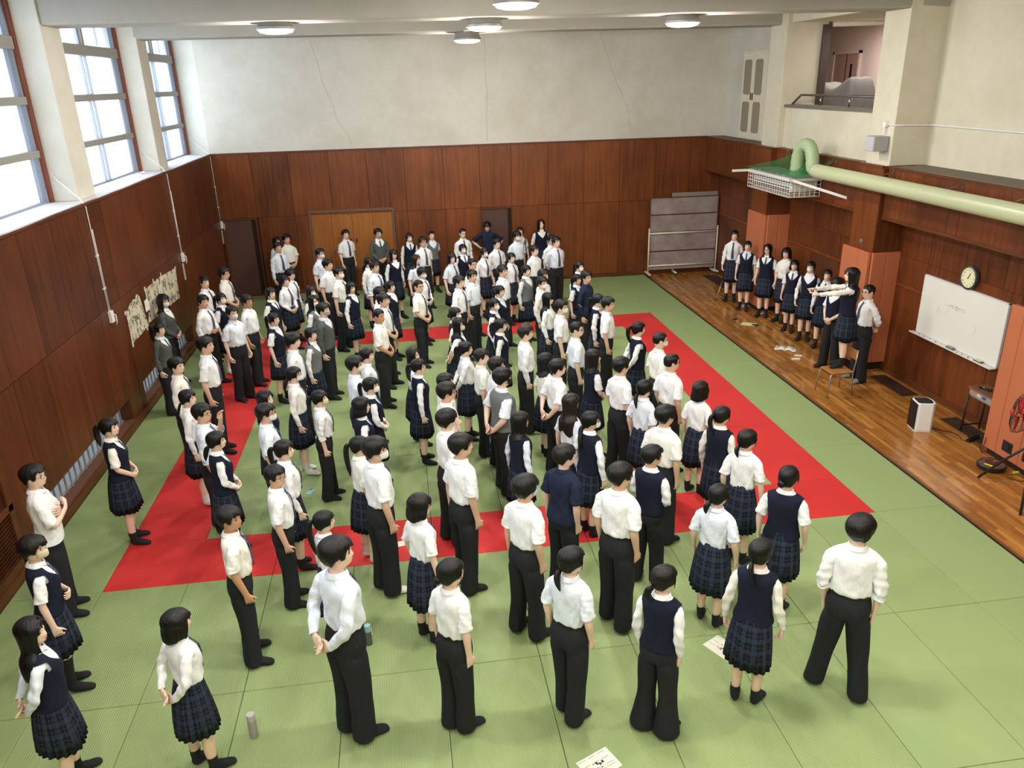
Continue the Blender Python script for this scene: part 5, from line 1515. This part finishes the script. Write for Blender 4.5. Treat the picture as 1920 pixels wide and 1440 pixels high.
    for z in Zs:
        if under: inf = .005
        elif top in 'up': inf = float(np.interp(z, [.89, 1.0, 1.06, 1.16, 1.275, 1.4, 1.447], [.028, .034, .032, .024, .014, .010, .009]))
        else: inf = float(np.interp(z, [.985, 1.0, 1.02, 1.045, 1.10, 1.18, 1.275, 1.4, 1.447], [-.002, .004, .024, .038, .034, .022, .014, .010, .009])) * (.9 if female else 1.0)
        am = (0 if under else float(np.interp(z, [.98, 1.02, 1.06, 1.2, 1.33, 1.43], [.001, .014, .016, .013, .009, .001])))
        P = surf(tab, THR, z, inf + folds(THR, z, am))
        pts.append(P)
    idx = torso_grid(F, Zs, pts, True, len(zs_low))
    short = top in 'svGup'
    if opts.get('sleeve'): kind = opts['sleeve']
    else: kind = 'short' if short else ('rolled' if top in 'r' else 'long')
    for side, P in ((1, PR), (-1, PL)):
        if top == 'c': continue
        sleeve(F, hole_loop(idx, len(zs_low), side), P, side, wx, kind, seed + side)
    # collar
    cz = .0
    n = 28; th = np.arange(n) * 2 * math.pi / n
    front = np.exp(-((np.degrees(np.where(th > math.pi, th - 2 * math.pi, th))) / 30) ** 2)
    rows = []
    for rx, ry, oy, z, dz in ((.058, .060, -.010, 1.432, -.006), (.0600, .063, -.010, 1.464, -.026), (.066, .070, -.010, 1.465, -.026), (.082, .085, -.014, 1.428, -.042)):
        rows.append(np.stack([rx * np.sin(th), oy + ry * np.cos(th), z + dz * front + .004 * np.cos(th) * -1], -1))
    ids = [F.addv(r) for r in rows]
    for k in range(3): F.bridge(ids[k], ids[k + 1])
    finish(F, 'polo_shirt' if top == 'p' else 'shirt', shirt_m, root, sub, s=sc)
    # ---- vest / cardigan
    if under:
        F = Fig()
        hem = .92
        zl = [hem, hem + .02, .98, 1.05, 1.10, 1.16, 1.22]
        Zv = zl + [1.275, 1.335, 1.380, 1.408, 1.424]
        dg = np.degrees(np.where(THR > math.pi, THR - 2 * math.pi, THR)); ad = np.abs(dg)
        pts = []
        for j, z in enumerate(Zv):
            zz = np.full(NRING, z)
            if z > 1.22:                                            # V neck: front columns are squeezed under the V line
                vt = 1.245 + (1.424 - 1.245) * np.clip(ad / 58, 0, 1)
                zz = np.where(ad < 58, 1.22 + (z - 1.22) / (1.424 - 1.22) * (vt - 1.22), z)
            inf = float(np.interp(z, [.92, .96, 1.06, 1.16, 1.275, 1.40, 1.44], [.020, .030, .036, .026, .020, .017, .016]))
            pts.append(surf(tab, THR, zz, inf + folds(THR, z, float(np.interp(z, [.95, 1.0, 1.2, 1.35], [.002, .005, .003, .001])))))
        idx = torso_grid(F, Zv, pts, True, 7)
        for side, P in ((1, PR), (-1, PL)):
            lp = hole_loop(idx, 7, side)
            if top == 'c': sleeve(F, lp, P, side, wx * 1.06, 'long', seed + side)
            else:
                L = np.array([F.v[i] for i in lp]); c = L.mean(0)
                ids = F.addv(c + (L - c) * .97 + np.array([side * .010, 0, 0])); F.bridge(lp, ids)
                ids2 = F.addv(c + (L - c) * .90 + np.array([side * -.004, 0, 0])); F.bridge(ids, ids2)
        up = np.array([F.v[i] for i in idx[-1]]); inn = up * np.array([.94, .94, 1]) + np.array([0, 0, -.004]); ids = F.addv(inn); F.bridge(idx[-1], ids)
        lo = np.array([F.v[i] for i in idx[0]]); ids = F.addv(lo * np.array([.93, .93, 1]) + np.array([0, 0, .01])); F.bridge(idx[0], ids)
        finish(F, 'cardigan' if top == 'c' else 'knit_vest', {'v': M_VEST, 'V': M_VEST, 'g': M_GREYKNIT, 'G': M_GREYKNIT, 'c': M_CARDI}[top], root, sub, s=sc)
    # ---- tie
    if tie and top not in 'pu':
        F = Fig()
        zend = 1.245 if under else 1.045
        zz = np.array([1.428, 1.413, 1.395, 1.385, 1.34, 1.28, 1.20, 1.12, 1.07, zend - .0]) if not under else np.array([1.428, 1.413, 1.395, 1.385, 1.35, 1.30, zend])
        ww = np.interp(zz, [1.045, 1.075, 1.12, 1.38, 1.395, 1.43], [.004, .034, .032, .016, .020, .014])
        if under: ww = np.maximum(ww, .016)
        inf = np.interp(zz, [1.0, 1.06, 1.275, 1.4, 1.45], [.034, .050, .030, .026, .026]) if not under else np.interp(zz, [1.2, 1.4, 1.45], [.016, .020, .024])
        c = surf(tab, np.zeros(len(zz)), zz)
        yy = c[:, 1] + inf
        rows = [F.addv([(-w, yv - .004, zv), (0, yv + .004, zv), (w, yv - .004, zv)]) for w, yv, zv in zip(ww, yy, zz)]
        for k in range(len(rows) - 1):
            for q in range(2): F.addf((rows[k][q], rows[k][q + 1], rows[k + 1][q + 1], rows[k + 1][q]))
        o = finish(F, 'necktie', M_TIE, root, 0, s=sc); md = o.modifiers.new('solid', 'SOLIDIFY'); md.thickness = .004
    # ---- trousers or skirt
    if bottom == 't':
        F = Fig()
        Zt = [.80, .84, .88, .93, .97, 1.0, 1.02, 1.036]
        infs = [.014, .016, .015, .014, .013, .012, .012, .012]
        idx = torso_grid(F, Zt, [surf(tab, THR, z, i) for z, i in zip(Zt, infs)], False, 0)
        k = (.97 if female else 1.0) * (1 + (wide - 1) * .8)
        fl = opts.get('flare', 0)
        spec = [(.04, .094 * k, .105, .112), (.16, .094 * k, .098, .104), (.32, .089 * k, .092, .095), (.48, .083 * k, .086, .088), (.62, .080, .084, .084), (.76, .080 + fl, .085 + fl, .086 + fl), (.90, .082 + fl * 2, .090 + fl, .088 + fl * 2), (1.02, .084 + fl * 3, .096 + fl, .086 + fl * 3), (1.075, .084 + fl * 3, .098 + fl, .084 + fl * 3)]
        for side, ring in legs(F, idx[0], spec, .80, feet):
            L = np.array([F.v[i] for i in ring]); c = L.mean(0)
            ids = F.addv(c + (L - c) * .86 + np.array([0, 0, .02])); F.bridge(ring, ids)
        for i in range(len(F.v)):                                      # soft creases below the seat and at the hem
            vx, vy, vz = F.v[i]
            if vz < .78:
                a = math.atan2(vy, vx - (.1 if vx > 0 else -.1)); s_ = .004 * math.sin(3 * a + vz * 38 + ph[3]) + .003 * math.sin(vz * 60 + a * 2 + ph[4])
                F.v[i][0] += s_ * math.cos(a); F.v[i][1] += s_ * math.sin(a)
            F.v[i][2] = max(F.v[i][2], .012)
        tr = finish(F, 'trousers', M_TROUSER, root, sub, s=sc)
        if top in 'slr':
            F = Fig()
            ids = [F.addv(surf(tab, THR, z, i)) for z, i in ((1.036, .009), (1.038, .017), (1.008, .018), (1.006, .010))]
            for q in range(3): F.bridge(ids[q], ids[q + 1])
            finish(F, 'belt', M_BELT, root, 0, s=sc)
    else:
        F = Fig(); NP = 20; N = NP * 4
        th = np.arange(N) * 2 * math.pi / N
        zh = opts.get('hem', .485)
        Zk = [1.055, 1.035, .99, .93, .86, .78, .70, .62, zh]
        uv = []; ids = []
        for j, z in enumerate(Zk):
            f = (1.055 - z) / (1.055 - zh)
            bx = np.interp(z, [zh, .62, .75, .88, 1.055], [.192, .187, .178, .164, .123]); bf = np.interp(z, [zh, .62, .75, .88, 1.055], [.165, .157, .143, .124, .104]); bk = np.interp(z, [zh, .62, .75, .88, 1.055], [.182, .176, .165, .146, .098]); q_ = 1 + (wide - 1) * 1.25; bx *= q_; bf *= q_; bk *= q_
            saw = ((th * NP / (2 * math.pi)) % 1.0); pl = np.interp(saw, [0, .25, .5, .75, 1], [0, .9, 1.0, -.25, 0])
            amp = .002 + .015 * f
            sway = .010 * f * (np.sin(3 * th + ph[5]) + .7 * np.sin(5 * th + ph[6]))
            d = pl * amp + sway
            xx = (bx + d) * np.sin(th); yy = (np.where(np.cos(th) > 0, bf, bk) + d) * np.cos(th) - .004
            zz = np.full(N, z) + (.008 * np.sin(4 * th + ph[7]) * f if j == len(Zk) - 1 else 0)
            ids.append(F.addv(np.stack([xx, yy, zz], -1)))
            uv += [(t_ * .205, z_) for t_, z_ in zip(th, zz)]
        for j in range(len(ids) - 1): F.bridge(ids[j], ids[j + 1])
        L = np.array([F.v[i] for i in ids[-1]]); e_ = F.addv(L * np.array([.95, .95, 1]) + np.array([0, 0, .012])); F.bridge(ids[-1], e_); uv += [(t_ * .205, zh) for t_ in th]
        finish(F, 'pleated_skirt', M_PLAID, root, 0, uv, s=sc)
    # ---- socks
    sm = {'b': M_SOCKB, 'w': M_SOCKW, 'g': M_SOCKG}[socks[0]]
    hi = opts.get('sock', .19 if bottom == 'k' else .14)
    for side in (1, -1):
        fx, fy, fyaw = feet[side]
        hip = np.array([side * .083, -.018, .80]); ank = np.array([fx, fy - .02, .085])
        prev = None; F = Fig()
        for z in ([hi, hi - .03] if hi < .25 else [hi, .36, .28, .22]) + [.13]:
            t = (.80 - z) / (.80 - .085); c = hip + (ank - hip) * t; c[1] += .018 * math.sin(math.pi * t)
            rx, rf, rb = [float(np.interp(t, [.5, .6, .74, .9, 1.0], q)) for q in ((.060, .054, .052, .039, .038), (.064, .056, .048, .043, .046), (.060, .061, .067, .045, .047))]
            pts = leg_ring((0, 0, 0), rx + .0015, rf + .0015, rb + .0015, side) + c
            i_ = F.addv(pts)
            if prev is not None: F.bridge(prev, i_)
            prev = i_
        for r in foot_rings(.003, fx, fy, fyaw, side): i_ = F.addv(r); F.bridge(prev, i_); prev = i_
        F.addf(prev)
        finish(F, 'sock', sm, root, sub, s=sc)
    # ---- hair
    style = hst
    F = hair(tab, style, seed, opts, near)
    V = np.array(F.v); w = sstep(1.30, 1.50, V[:, 2])
    F.v = hr(V, w).tolist()
    finish(F, 'hair', [M_HAIRB if opts.get('brown') else M_HAIR, M_BAND], root, sub if dist < 11 else 0, s=sc)
    # ---- mask, glasses
    if mask:
        F = Fig(); na, nz = 13, 7
        A = np.radians(np.linspace(-62, 62, na))
        rows = []
        for k in range(nz):
            f = k / (nz - 1); z = 1.497 + (1.572 - 1.497) * f
            zz = np.full(na, z) + (np.abs(A) / 1.08) ** 2 * (-.012 if f > .5 else .020) * abs(f - .5) * 2
            P = surf(tab, A, zz, .006 + .018 * np.exp(-(A / .45) ** 2) * math.sin(math.pi * min(1, .25 + f * .6)))
            rows.append(F.addv(P))
        for k in range(nz - 1):
            for q in range(na - 1): F.addf((rows[k][q], rows[k][q + 1], rows[k + 1][q + 1], rows[k + 1][q]))
        for s in (-1, 1):
            for zq, ze in ((1.512, 1.560), (1.560, 1.585)):
                a0 = surf(tab, np.array([s * 1.08]), np.array([zq]), .004)[0]
                tube_pts(F, [a0, surf(tab, np.array([s * 1.35]), np.array([(zq + ze) / 2]), .005)[0], np.array([.083 * s, -.012, ze])], .0016, 4)
        F.v = hr(np.array(F.v)).tolist()
        o = finish(F, 'face_mask', {'w': M_MASKW, 'g': M_MASKG, 'k': M_MASKB, 'c': M_MASKC, 'B': M_MASKBL}[mask], root, 0, s=sc)
        md = o.modifiers.new('solid', 'SOLIDIFY'); md.thickness = .002
    if glasses:
        F = Fig()
        for s in (-1, 1):
            c = surf(tab, np.array([math.radians(24) * s]), np.array([1.588]))[0] + np.array([0, .012, 0])
            ring = [c + np.array([.024 * math.cos(a), -.006 * s * math.cos(a) * 1.4, .019 * math.sin(a)]) for a in np.linspace(0, 2 * math.pi, 15)]
            tube_pts(F, ring, .0022, 5)
            tube_pts(F, [c + np.array([.024 * s, -.008, .006]), np.array([.080 * s, .03, 1.594]), np.array([.082 * s, -.02, 1.590])], .0022, 5)
        tube_pts(F, [(-.014, .113, 1.592), (0, .117, 1.594), (.014, .113, 1.592)], .0022, 5)
        F.v = hr(np.array(F.v)).tolist()
        finish(F, 'glasses', M_FRAME, root, 0, s=sc)
    return root

def ray(u, v): return FW + RT * (u - 960) / FPX - UP * (v - 720) / FPX
def place(hx, hy, H, z0=0.0):
    """floor point of a standing figure of height H whose head top shows at (hx,hy)"""
    d = ray(hx, hy); t = (z0 + H + .012 - CAM[2]) / d[2]
    return CAM + t * d
# head px x, head px y, sex, top, bottom, hair, arms (person's left+right), flags, label
PEOPLE = '''
303 550 f c t mid f mw,G,n,H1.73,dh10|student with shoulder-length hair and mask in charcoal cardigan before the larger poster
295 603 f c t pony d H1.6,n0|student with ponytail and tie in charcoal cardigan against the panelling below the posters
381 516 b s t boy f |boy in white shirt and tie beside the panelling, behind the boy with glasses leaning back
418 500 b s t boy f G,dh15|boy with glasses and long striped tie before the far brown door's frame
412 547 f v k pony d mw,sw|masked girl with ponytail in navy vest and white socks between boys at the panelling
378 551 b l t boy hd |boy in tie holding his own elbow, beside the panelling near the red strip
433 572 b s t boy d mw,n,dh-25,H1.7|tanned masked boy in white short sleeves facing the camera on the red strip
461 551 b r t boy d n,sk2|boy with rolled sleeves beside the masked tanned boy on the red strip
328 668 b l t boy d H1.7|boy with swept hair and tie near the low barred window, behind the braided girl
382 629 b s t boy d H1.72,F418x852|boy with belt and thin tie leaning back on the red strip, arms at his sides
348 728 f l k braid d sw,n|girl with braided ponytail beside the boy touching his forehead
375 754 b r t boy rd G,H1.7|boy with glasses raising a hand to his forehead by the red strip
401 806 f V k low f |girl in navy vest with low ponytail, hands clasped, behind the forehead-touching boy
200 781 f v k pony f F252x1014|girl in navy vest with ponytail standing alone by the low barred windows
56 869 b u t boy x G,n,F150x1140|boy with glasses and untucked white shirt, arms crossed, by the louvred vent
55 1003 f v k bowl hd mc,F136x1288,sock.42|short-haired student in beige mask and navy vest, arm held, in knee socks
50 1156 f V k long b n,tail1|long-haired girl in navy vest with hands behind her in the bottom corner
324 1142 f l k bob b dh8,F352x1438|bob-haired girl in white blouse and plaid skirt beside the lilac bottle
426 947 b s t boy d F452x1238,sk2,dh-14|tanned boy in short sleeves and striped tie at the edge of the red border corner
513 870 b s t boy d G,F540x1130,dh-12|boy with glasses and striped tie on the camera-side red strip
529 822 f l k pony d sk0|girl with ribboned ponytail and tie smiling behind the boy with glasses and striped tie
495 754 b s t boy d G,mw|masked boy with glasses and tie beside the inner edge of the red strip
494 730 f V k long d |girl in navy vest partly hidden behind the masked boy with glasses
548 685 f l k low d mw,G,sw,sock.22|masked girl with glasses, low ponytail and white socks near the blue phone
597 729 f r t pony d mc,tail2.4,F608x934|girl with very long ponytail and beige mask in dark trousers, near the blue phone
604 955 f l k pony d n,tail1.5,H1.5|girl with long high ponytail in off-white blouse before the tall boy with hands behind
626 1004 b l t boy b H1.83,F640x1392|tall boy in long-sleeved white shirt with hands clasped behind his back, camera-side row
701 817 b s t bowl d mw,sw,F708x1112|masked boy in short sleeves and white socks at the red strip's camera-side edge
671 815 f s k pony d n,tail1.6,sw|girl with long white-banded ponytail beside the masked boy in white socks
675 743 f V k bob d |bob-haired girl in navy vest in front of the masked girl with white hair band
693 705 f V k pony f mw,band|masked girl with white hair band and navy vest, hands clasped
663 665 b l t boy d mw,n|masked boy in plain white shirt behind the white-banded masked girl
686 650 f l k low d |girl with tie beside the plain-shirted masked boy
709 577 b s t crew f n,sk2,F724x758|tanned boy in short sleeves facing away with hands joined in front
547 622 b s t bowl d |boy with thick bowl-cut hair and striped tie beside the girl in grey vest
581 612 f g k twin d n|girl in grey vest with long front locks and white sleeves
604 566 b c t boy d mg,n,wide1.05|boy in charcoal sweater and grey mask among the crowd
511 584 f v k pony d n|girl with short ponytail in navy vest at the far end of the red strip
506 537 f v k pony d n0|girl in navy vest with ponytail, just behind another ponytailed navy-vest girl
533 515 f l k pony f dh-12|girl with ponytail and tie, white blouse, hands clasped over plaid skirt near the brown door
543 503 f l k bowl d G|short-haired student with glasses and tie beside the girl with clasped hands
520 453 b l t boy d dh-15|boy in long white sleeves and tie leaning toward the camera before the far panelling
517 443 f l t bun d n|student with tied-up hair hidden behind the leaning boy at the far panelling
536 438 b s t boy f n,dh-12|boy in open-collared white shirt at the far panelling near the tan cupboard
647 429 b s t boy d H1.72,dh-10|boy with tie standing before the tan folding cupboard, arms hanging
708 427 b c t boy f mg,dh-20|masked boy in charcoal sweater before the tan folding cupboard
599 464 b s t boy d mw,G,n|masked boy with glasses beside the far panelling, near the cupboard's edge
613 484 b s t boy d n,dh-5|boy with open collar in front of the masked boy with glasses at the back
634 499 b s t boy d mw,dh5|masked boy in short sleeves and tie facing sideways near the back red strip
657 527 f V k bob d n|girl with brown bob in navy vest and rolled cuffs on the back red strip
690 481 f l k low d n|girl with low ponytail in long white sleeves before the cupboard
702 488 b r t boy d sh1|boy in pale blue rolled-sleeve shirt and tie beside the low-ponytailed girl
737 466 f V k long d n,dh-15|girl with long loose hair in navy vest near the edge of the cupboard
731 525 f V k pony d n|girl in navy vest with ponytail beside the two boys in white near the red strip
711 536 b s t boy d n|boy mostly hidden behind the boy with clasped hands near the back red strip
718 548 b s t boy f |boy with tie and hands clasped low near the back red strip
581 534 f v k mid d mw,brown|masked brown-haired girl behind the grey-vest girl at the back
586 552 f g k long d mw,n|masked long-haired girl in grey vest behind the boy in charcoal sweater
766 435 f V k low d mw,dh-25,sock.5|masked girl in navy vest and black tights beside the tan cupboard
792 442 b s t boy d G,dh-15|boy with glasses and tie in front of the short-haired grey-vest student
809 432 f G k crew b n,dh-20,sh1|short-haired student in grey vest and skirt by the far panelling
778 476 f s k long d n,brown|girl with long brown hair in white blouse before the boy with glasses at the back
791 500 f l k bowl f mw,G|short-haired masked student with glasses behind the boy with clasped hands
784 523 b s t crew f G|boy with glasses, tie and cropped hair, hands joined, on the back red strip
867 427 b l t crew d G,dh-20|boy with glasses and open mouth in white shirt near the second brown door
867 456 f V k bun d mw,dh-15|masked girl in navy vest in front of the open-mouthed boy
846 473 f s k bob d dh-5|bob-haired girl in white short sleeves and tie near the back
885 483 b s t crew d G,n|boy with cropped hair and glasses in white behind two boys in profile
913 413 b p t boy w n,dh-35,lk0x-22|boy in navy polo with hands on hips before the second brown door
907 463 f s k low d mw,dh-12|masked girl in white short sleeves and tie with plaid skirt near the second brown door
931 446 b s t boy d dh-8|boy with tie looking aside before the second brown door
885 504 b s t boy d n,sk1|boy in short sleeves with hand on hip near the back red strip
860 515 b s t boy d |boy with tie beside the boy in short sleeves near the back red strip
852 574 f v k bun d mw,n|masked girl with hair bun behind the long-haired masked girl
859 594 f v k long b mc,n|long-haired masked girl in navy vest with hands behind her back
942 495 b l t boy d n|boy in long white sleeves standing on the back red strip
936 533 f V k pony d n|girl in navy vest with ponytail in front of the long-sleeved boy
926 557 f V k pony d mw,n,tail1.4|masked girl with long ponytail and navy vest near the inner green mats
938 595 f V k pony d n|girl in navy vest with side locks and ponytail on the inner green mats
958 472 f s k low d dh-5|girl with tied hair and tie in white short sleeves near the back
986 495 f g k low d n|girl in grey vest and long white sleeves near the back red strip
969 432 b s t bowl d mw,n,dh-12|masked boy with shaggy hair in white before the far panelling
975 424 f G k low dm n,dh-12|girl in grey vest raising a hand to her mouth at the far panelling
1014 410 f V k long d n,dh-15,H1.73|girl with long straight hair in navy vest against the far panelling
1002 458 b l t boy d n|boy in loose white shirt behind the grey-vest girl at the back
1034 439 b s t boy d H1.68|boy partly hidden behind the tall boy with tie at the back
1043 442 b l t boy b H1.76,dh-12|tall boy with tie and hands behind his back at the end of the back row
1019 503 b s t boy d n|boy hidden behind the masked boy in white, below the tall boy
1017 517 b l t boy d mw,n|masked boy in long white sleeves beside the long-haired girl near the back red strip
1027 547 f l k long d n|long-haired girl in loose white sleeves standing on the back red strip
1052 560 b s t boy d mw,n|masked boy in short sleeves on the inner mats beside the boy with glasses
1086 488 f V k pony d mw,n,tail1.3|masked girl with long ponytail and navy vest nearest the rolling board
1082 512 f v k pony d n,tail1.3,H1.53|girl with ponytail hidden behind the boy in navy shirt
1100 506 b p t boy d n,sleevelong|boy in navy shirt standing on the back red strip
1121 549 f V k pony d n,tail1.5|girl with long ponytail and navy vest beside the boy at the red border corner
1140 555 b s t boy d n,sk1|boy in short sleeves standing by the far corner of the red border
1081 601 b s t crew d G,n|boy with glasses and short sleeves on the inner mats
1197 601 f V k pony b n|girl with ponytail in navy vest, hands behind, on the inner edge of the red strip
1238 621 b s t crew d mw,n|masked boy beside the red strip across from the stage
1260 661 b s t crew d G,n,wide1.05|boy with glasses in short sleeves on the red strip facing the stage
1165 667 b s t boy d n,sk1|boy in short sleeves in front of the navy-vest girl with hands behind
1209 709 f s k low d mk,G,n|girl with low ponytail, glasses and dark mask in a white blouse
1314 713 f s k bob d n,F1297x922|bob-haired girl in white blouse and skirt on the red strip
1354 759 f V k pony d n|girl with ribboned ponytail in navy vest on the red strip
1402 802 f s k low d G,n,tail.6,F1378x1052|girl with glasses and short low ponytail in white blouse at the red border
1480 871 f v k bun d n,wide1.08,F1464x1142,H1.6|girl with low bun in navy vest standing at the red border's near corner
1348 905 f s k low d n,tail.6,wide1.06,F1328x1166|girl with small low ponytail in white blouse, bare calves, beside the paper
1223 832 b V t boy f n,F1224x1078|boy in navy vest with rolled white sleeves, hands clasped, on the red strip
1248 757 b s t boy d n,sk1,wide1.04|boy in short sleeves in front of the bob-haired girl on the red strip
1163 865 b s t boy d n,G,wide1.05,F1157x1174|boy with crown whorl in off-white short sleeves on the green front mats
1107 768 f V k low d mw,G,n,tail1.5,H1.62,F1097x1000|masked girl with long low ponytail in navy vest behind the boy in navy tee
1070 736 f s k long d n,brown,G|girl with long brown hair in white blouse among the crowd
1045 671 b s t boy b n|boy in pale shirt with open hands held behind his back
1022 660 f s k mid d n|girl with shoulder-length black hair in white beside the boy with hands behind
985 607 b l t boy d n,sw,brown|boy in long white sleeves and white socks on the inner mats
1112 653 f v k mid f n|girl with shoulder-length hair in navy vest, hands in front, inner mats
941 688 b G t bowl b mk,n,wide1.16,H1.76|heavyset boy in grey vest and black mask, hands clasped behind
930 667 b s t boy d n,mw,H1.68|boy mostly hidden behind the heavyset boy in grey vest
902 652 b s t boy d H1.62|boy with tie between the girl with hands behind and the grey-vest boy
872 638 f l k pony b n0|girl with ponytail and tie in white blouse, hands behind her back, inner mats
783 670 f V k pony d G,n,band|girl with white hair band and glasses in navy vest, inner mats
773 650 f s k long d n,H1.54|girl with straight long hair beside the navy-vest girl with white band
834 698 b l t boy d n,H1.62|boy mostly hidden behind two boys in white on the inner mats
836 714 b l t boy d n,G,H1.76|boy in white shirt behind the boy resting his chin on a hand
836 765 b s t bowl md n|boy holding a hand to his chin in loose white shirt
862 810 b s t boy d n,F872x1102|boy in white short sleeves standing on the camera-side red strip
974 770 f V k mid d G,n|girl with glasses and shoulder-length hair in navy vest on the inner mats
984 888 b s t bowl d mB,n,wide1.04,F995x1186|boy in pale blue mask and white shirt on the green front mats
1058 831 b p t boy d n,wide1.04|boy in plain navy tee on the camera-side red strip
784 924 f s k bob d G,F793x1198|bob-haired girl with glasses and tie in white blouse, black ankle socks
842 1045 f s t bun d G,F858x1378|student with low bun, glasses and dark trousers in the camera-side row
1070 1022 f s t low d n,tail.8,wide1.05,F1060x1346|student with wavy low ponytail in white shirt and dark trousers, camera-side row
1245 1057 f V t low d n,tail.6,F1238x1364,flare|student in navy vest and flared dark trousers, long white sleeves
1428 1008 f V k low d n,F1400x1314,tail1.1|girl with sleek low ponytail in navy vest and plaid skirt, camera-side row
1617 963 b r t bowl d n,F1572x1292,wide1.05,stance.17|boy with rolled sleeves standing legs apart, apart from the crowd on green mats
1378 430 f l k low d S,F1367x566,dh0,a150|first girl of the stage row beside the rolling board, long sleeves and tie
1403 450 f v k low d S,F1391x579,a148|second girl of the stage row, navy vest and short sleeves by the first pillar
1441 456 f v k long d S,G,F1429x592,a140|long-haired girl with glasses in navy vest at the first orange pillar
1476 463 f s k bob d S,n,F1461x602,a118|bob-haired girl in plain white blouse with untied collar in the stage row
1491 486 f v k bob d S,F1476x619,a140|bob-haired girl in navy vest beside the white-bloused girl of the stage row
1522 488 f V k low d S,mw,n,F1508x636,a142|masked girl in navy vest in the stage row
1553 503 f V k bun d S,F1540x650,a140|girl with tied-back hair looking down in the stage row behind the pointing girl
1573 519 f v t bowl f S,n,a110,H1.7|student mostly hidden behind the pointing girl on the chair
1600 500 f V k long p S,n0,z.433,a75,F1560x684|girl standing on a wooden chair with both arms stretched out pointing
1631 532 b r t crew b S,G,sg,F1619x713,a88|boy with glasses and tie, hands behind him, beside the orange pillar
'''
TARGET = np.array([10.9, 3.4])
def floor_pt(u, v, z=0.0):
    d = ray(u, v); return CAM + d * ((z - CAM[2]) / d[2])
placed = []
for n_, line in enumerate(PEOPLE.strip().split('\n')):
    head, label = line.split('|')
    tk = head.split()
    hx_, hy_ = float(tk[0]), float(tk[1]); female = tk[2] == 'f'
    top_, bot_, hst_, arms_ = tk[3:7]
    flags = tk[7].split(',') if len(tk) > 7 else []
    kw = dict(mask=None, glasses=False, tie=True, socks='b', skin=0 if tk[2] == 'f' else (n_ * 5) % 2, wide=1.0); op = {}
    H = (1.60 if female else 1.72) + ((n_ * 37) % 7 - 3) * .008
    dh, z0, ang, ft = 0.0, 0.0, None, None
    look = [((n_ * 29) % 11 - 5) * 2.0, 0]
    grp = 'students standing in the hall'
    for f in flags:
        if f in ('mw', 'mg', 'mk', 'mc', 'mB'): kw['mask'] = f[1]
        elif f == 'G': kw['glasses'] = True
        elif f == 'n': kw['tie'] = False
        elif f in ('sw', 'sg'): kw['socks'] = f[1]
        elif f.startswith('sk'): kw['skin'] = int(f[2:])
        elif f.startswith('dh'): dh = float(f[2:])
        elif f.startswith('H1'): H = float(f[1:])
        elif f.startswith('F'): ft = tuple(float(q) for q in f[1:].split('x'))
        elif f.startswith('wide'): kw['wide'] = float(f[4:])
        elif f.startswith('tail'): op['tail'] = float(f[4:])
        elif f.startswith('stance'): op['stance'] = float(f[6:])
        elif f.startswith('sock'): op['sock'] = float(f[4:])
        elif f == 'band': op['band'] = True
        elif f == 'brown': op['brown'] = True
        elif f == 'flare': op['flare'] = .012
        elif f == 'sleevelong': op['sleeve'] = 'long'
        elif f == 'sh1': op['shirt'] = M_SHIRT_B
        elif f.startswith('z.'): z0 = float(f[1:])
        elif f == 'S': grp = 'students on the wooden floor at the front'
        elif f.startswith('a'): ang = float(f[1:])
        elif f.startswith('lk'): look = [float(q) for q in f[2:].split('x')]
    if ft:
        p = floor_pt(ft[0], ft[1], z0 + .01); d = ray(hx_, hy_)
        t = ((p[:2] - CAM[:2]) @ d[:2]) / (d[:2] @ d[:2]); Hm = CAM[2] + t * d[2] - z0 - .012
        H = min(max(Hm, H - .09), H + .10)
        q = place(hx_, hy_, H, z0)
        px, py = q[0], q[1]
    else:
        q = place(hx_, hy_, H, z0); px, py = q[0], q[1]
    if ang is None:
        hd = math.atan2(-(TARGET[0] - px), TARGET[1] - py) + math.radians(dh)
    else: hd = math.radians(ang)
    # degrees in the a-flag: compass of the facing, 90 = toward the windows
    if py < 8.5 and ang is None: look[0] -= 16 if py > .2 else 30
    person(px, py, z0, hd, H, female, top_, bot_, hst_, arms_, label, look=tuple(look), seed=n_ + 1, group=grp, opts=op, **kw)
    placed.append((n_, px, py, H))
